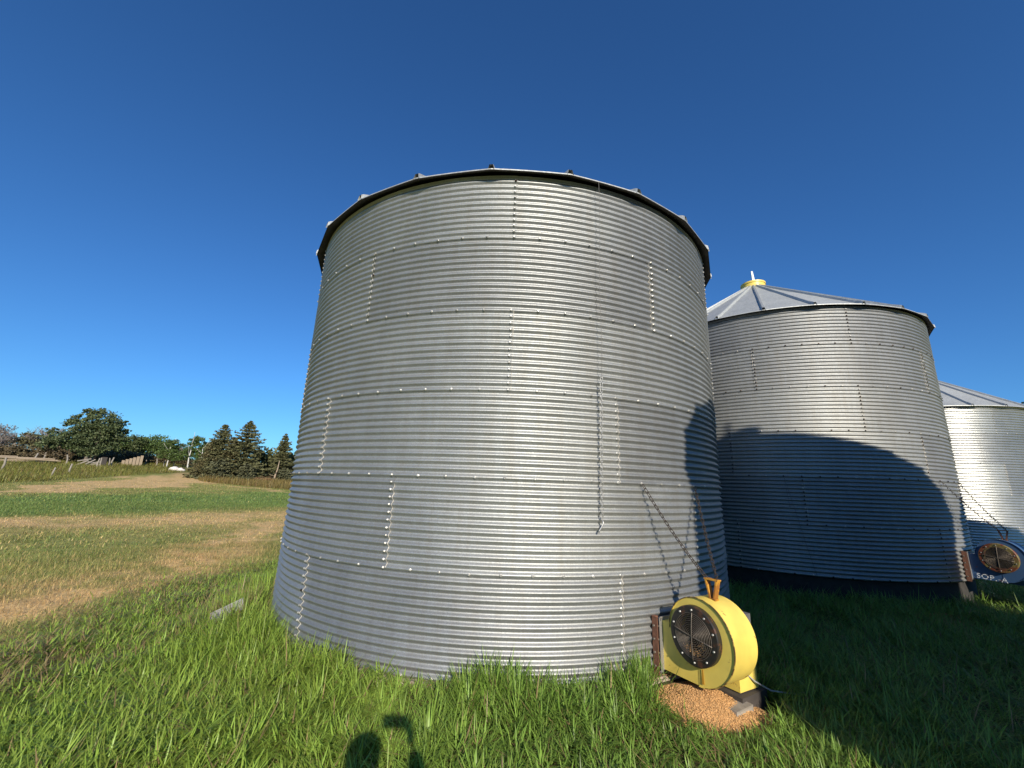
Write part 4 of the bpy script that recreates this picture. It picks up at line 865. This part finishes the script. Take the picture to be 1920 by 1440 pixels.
for q, (x, y, s_, lab) in enumerate([(-51.6, 66.6, .62, 'larger white boulder at the end of the track'), (-50.9, 66.9, .5, 'smaller white boulder touching the spruce')]):
    bm = bmesh.new(); bmesh.ops.create_icosphere(bm, subdivisions=3, radius=1)
    for v in bm.verts: f_ = .8 + .45 * float(fbm(v.co.x * 1.2 + q * 5, v.co.y * 1.2 + v.co.z, 17)); v.co = Vector((v.co.x * f_ * 1.2, v.co.y * f_, v.co.z * f_ * .75))
    me = bpy.data.meshes.new('boulder'); bm.to_mesh(me); bm.free(); me.materials.append(M_ROCK)
    o = obj('boulder', me, None, (x, y, float(gz(x, y)) + .3 * s_), q); o.scale = (s_,) * 3; tag(o, lab, 'boulder', 'white boulders by the spruces')

# ------------------------------------------------------------------ the photographer (only the shadow falls into the picture)
def person():
    hx, hy, hz = -.035, -.33, 1.585
    rootz = float(gz(0, -.4)) ; p = thing('person', 'person in a cap, jacket and jeans holding up a phone, shadow on grass', 'person', (0, -.38, rootz - .03))
    def skin(name, pts, edges, rad_, mats, sub=2, root=0, matf=None):
        me = bpy.data.meshes.new(name); me.from_pydata([Vector(v) - Vector((0, -.38, rootz)) for v in pts], edges, []); o = bpy.data.objects.new(name, me); COL.objects.link(o)
        md = o.modifiers.new('s', 'SKIN'); md.use_smooth_shade = True
        for i, r_ in enumerate(rad_): me.skin_vertices[0].data[i].radius = (r_, r_) if not isinstance(r_, tuple) else r_
        me.skin_vertices[0].data[root].use_root = True
        if sub: o.modifiers.new('d', 'SUBSURF').levels = sub; o.modifiers['d'].render_levels = sub
        dg = bpy.context.evaluated_depsgraph_get(); dg.update(); m2 = bpy.data.meshes.new_from_object(o.evaluated_get(dg)); bpy.data.objects.remove(o); m2.materials.clear()
        for mt in mats: m2.materials.append(mt)
        if matf:
            for f_ in m2.polygons: f_.material_index = matf(f_.center + Vector((0, -.38, rootz)))
        for f_ in m2.polygons: f_.use_smooth = True
        o2 = obj(name, m2, p); return o2
    SK = simple('skin', (.52, .33, .24), .55, 0, .08, 30, bump=.05); JK = simple('grey_jacket_cloth', (.13, .15, .17), .85, 0, .2, 40); JN = simple('blue_jeans_cloth', (.06, .085, .15), .85, 0, .2, 50); BT = simple('brown_boots', (.08, .05, .03), .6, 0, .2, 30); CP = simple('dark_cap_cloth', (.05, .055, .07), .85, 0, .2, 50)
    pts = [(0, -.42, .93), (0, -.43, 1.10), (0, -.43, 1.28), (0, -.42, 1.37), (-.015, -.38, 1.44), (-.03, -.35, 1.50),
           (-.19, -.43, 1.34), (-.25, -.44, 1.10), (-.27, -.36, .90), (-.27, -.33, .82),
           (.20, -.42, 1.34), (.275, -.26, 1.18), (.20, -.07, 1.46), (.175, -.04, 1.53),
           (-.10, -.42, .88), (-.115, -.40, .50), (-.12, -.44, .10), (-.12, -.30, .05),
           (.10, -.42, .88), (.115, -.39, .50), (.13, -.42, .10), (.14, -.28, .05)]
    ed = [(0, 1), (1, 2), (2, 3), (3, 4), (4, 5), (3, 6), (6, 7), (7, 8), (8, 9), (3, 10), (10, 11), (11, 12), (12, 13), (0, 14), (14, 15), (15, 16), (16, 17), (0, 18), (18, 19), (19, 20), (20, 21)]
    ra = [(.16, .115), (.15, .11), (.17, .12), (.13, .095), .055, .05, .075, .055, .042, .032,   .08, .068, .056, .042, .095, .068, .05, .05, .095, .068, .05, .05]
    def mf(c):
        if c.z > 1.452 and abs(c.x) < .09 and c.y < -.2: return 1
        if c.z < .14: return 3
        if c.z < .92 and abs(c.x) < .24: return 2
        if c.x < -.2 and c.z < .86: return 1
        return 0
    skin('body', pts, ed, ra, [JK, SK, JN, BT], 2, 0, mf)
    # head with features
    bm = bmesh.new(); bmesh.ops.create_uvsphere(bm, u_segments=28, v_segments=20, radius=1)
    for v in bm.verts:
        x_, y_, z_ = v.co; k = 1.08 - .22 * max(0, -z_) * (1 if y_ < .6 else .6); fx = .078 * k; v.co = Vector((x_ * fx, y_ * .098, z_ * .118))
        if y_ > .45:
            if abs(x_) < .2 and -.45 < z_ < .12: v.co.y += .022 * (1 - abs(x_) / .2) * (1 - abs(z_ + .2) / .35 if abs(z_ + .2) < .35 else 0)      # nose
            if .12 < abs(x_) < .5 and .0 < z_ < .28: v.co.y -= .010                                                                              # eye sockets
            if abs(x_) < .3 and -.68 < z_ < -.58: v.co.y -= .005                                                                                  # mouth line
    me = bpy.data.meshes.new('head'); bm.to_mesh(me); bm.free(); me.materials.append(SK); me.polygons.foreach_set('use_smooth', np.ones(len(me.polygons), bool))
    hl = Vector((hx, hy + .38, hz - rootz)); head = obj('head', me, p, hl)
    for s_ in (-1, 1):
        mb = MB(); mb.lathe([(0, .010), (.018, .008), (.026, 0), (.02, -.01), (0, -.012)], 12, 'x', (s_ * .079, -.005, -.012)); obj('ear', mb.mesh('ear', SK, True), head)
        mb = MB(); mb.lathe([(0, .010), (.008, .007), (.011, 0)], 10, 'z', (0, 0, 0)); e_ = obj('eye', mb.mesh('eye', simple('eye_white', (.6, .6, .58), .3, 0, .05, 9), True), head, (s_ * .03, .083, .016)); e_.rotation_euler = (R(-90), 0, 0)
    mb = MB(); mb.lathe([(.092, .005), (.097, .05), (.090, .09), (.060, .122), (.0, .133)], 24); V_ = mb.V[0]; V_[:, 1] *= 1.22
    obj('cap', mb.mesh('cap', CP, True), head); mb = MB()
    a = np.linspace(R(20), R(160), 11); Vb = []
    for t in a: Vb += [(.085 * math.cos(t), .10 * math.sin(t), .03), (.085 * math.cos(t), .10 * math.sin(t) + .075 * math.sin(t), .02), (.085 * math.cos(t), .10 * math.sin(t) + .073 * math.sin(t), .016), (.085 * math.cos(t), .10 * math.sin(t), .026)]
    mb.add(Vb, [[i * 4 + k, (i + 1) * 4 + k, (i + 1) * 4 + (k + 1) % 4, i * 4 + (k + 1) % 4] for i in range(10) for k in range(4)]); obj('cap_brim', mb.mesh('cap_brim', CP), head)
    # right hand round the end of the phone, left hand hanging
    def hand(name, base, dirs, thumb):
        pts = [base[0], base[1]]; ed = [(0, 1)]; ra = [.026, .030]
        for fpts in dirs + [thumb]:
            st_ = len(pts); pts += fpts; ed += [(1 if fpts is not thumb else 0, st_)] + [(st_ + i, st_ + i + 1) for i in range(len(fpts) - 1)]; ra += [.0095] + [.0085] * (len(fpts) - 2) + [.0075]
        return skin(name, pts, ed, ra, [SK], 1, 1)
    ph_c = (.062, -.022, 1.615)
    hand('hand', [(.175, -.045, 1.535), (.168, -.052, 1.585)], [[(.160, -.050, 1.645 - .021 * i), (.158, -.012, 1.650 - .021 * i), (.135, -.006 - .002, 1.650 - .021 * i)] for i in range(4)], [(.150, -.062, 1.60), (.128, -.045, 1.625), (.11, -.036, 1.635)])
    hand('hand', [(-.27, -.325, .80), (-.27, -.31, .755)], [[(-.285 + .018 * i * .6, -.325 + .018 * i, .715), (-.28 + .011 * i, -.315 + .018 * i, .68), (-.272 + .009 * i, -.30 + .015 * i, .655)] for i in range(4)], [(-.245, -.285, .76), (-.238, -.275, .725)])
    mb = MB(); mb.box((0, 0, 0), (.160, .0085, .078)); me = mb.mesh('phone', simple('black_phone', (.02, .02, .025), .25, 0, .05, 20, bump=0)); bmx = bmesh.new(); bmx.from_mesh(me); bmesh.ops.bevel(bmx, geom=bmx.edges[:], offset=.0035, segments=2, affect='EDGES'); bmx.to_mesh(me); bmx.free()
    o = obj('phone', me, None, ph_c); tag(o, 'black phone held up sideways by the photographer', 'phone')
    return p
person()
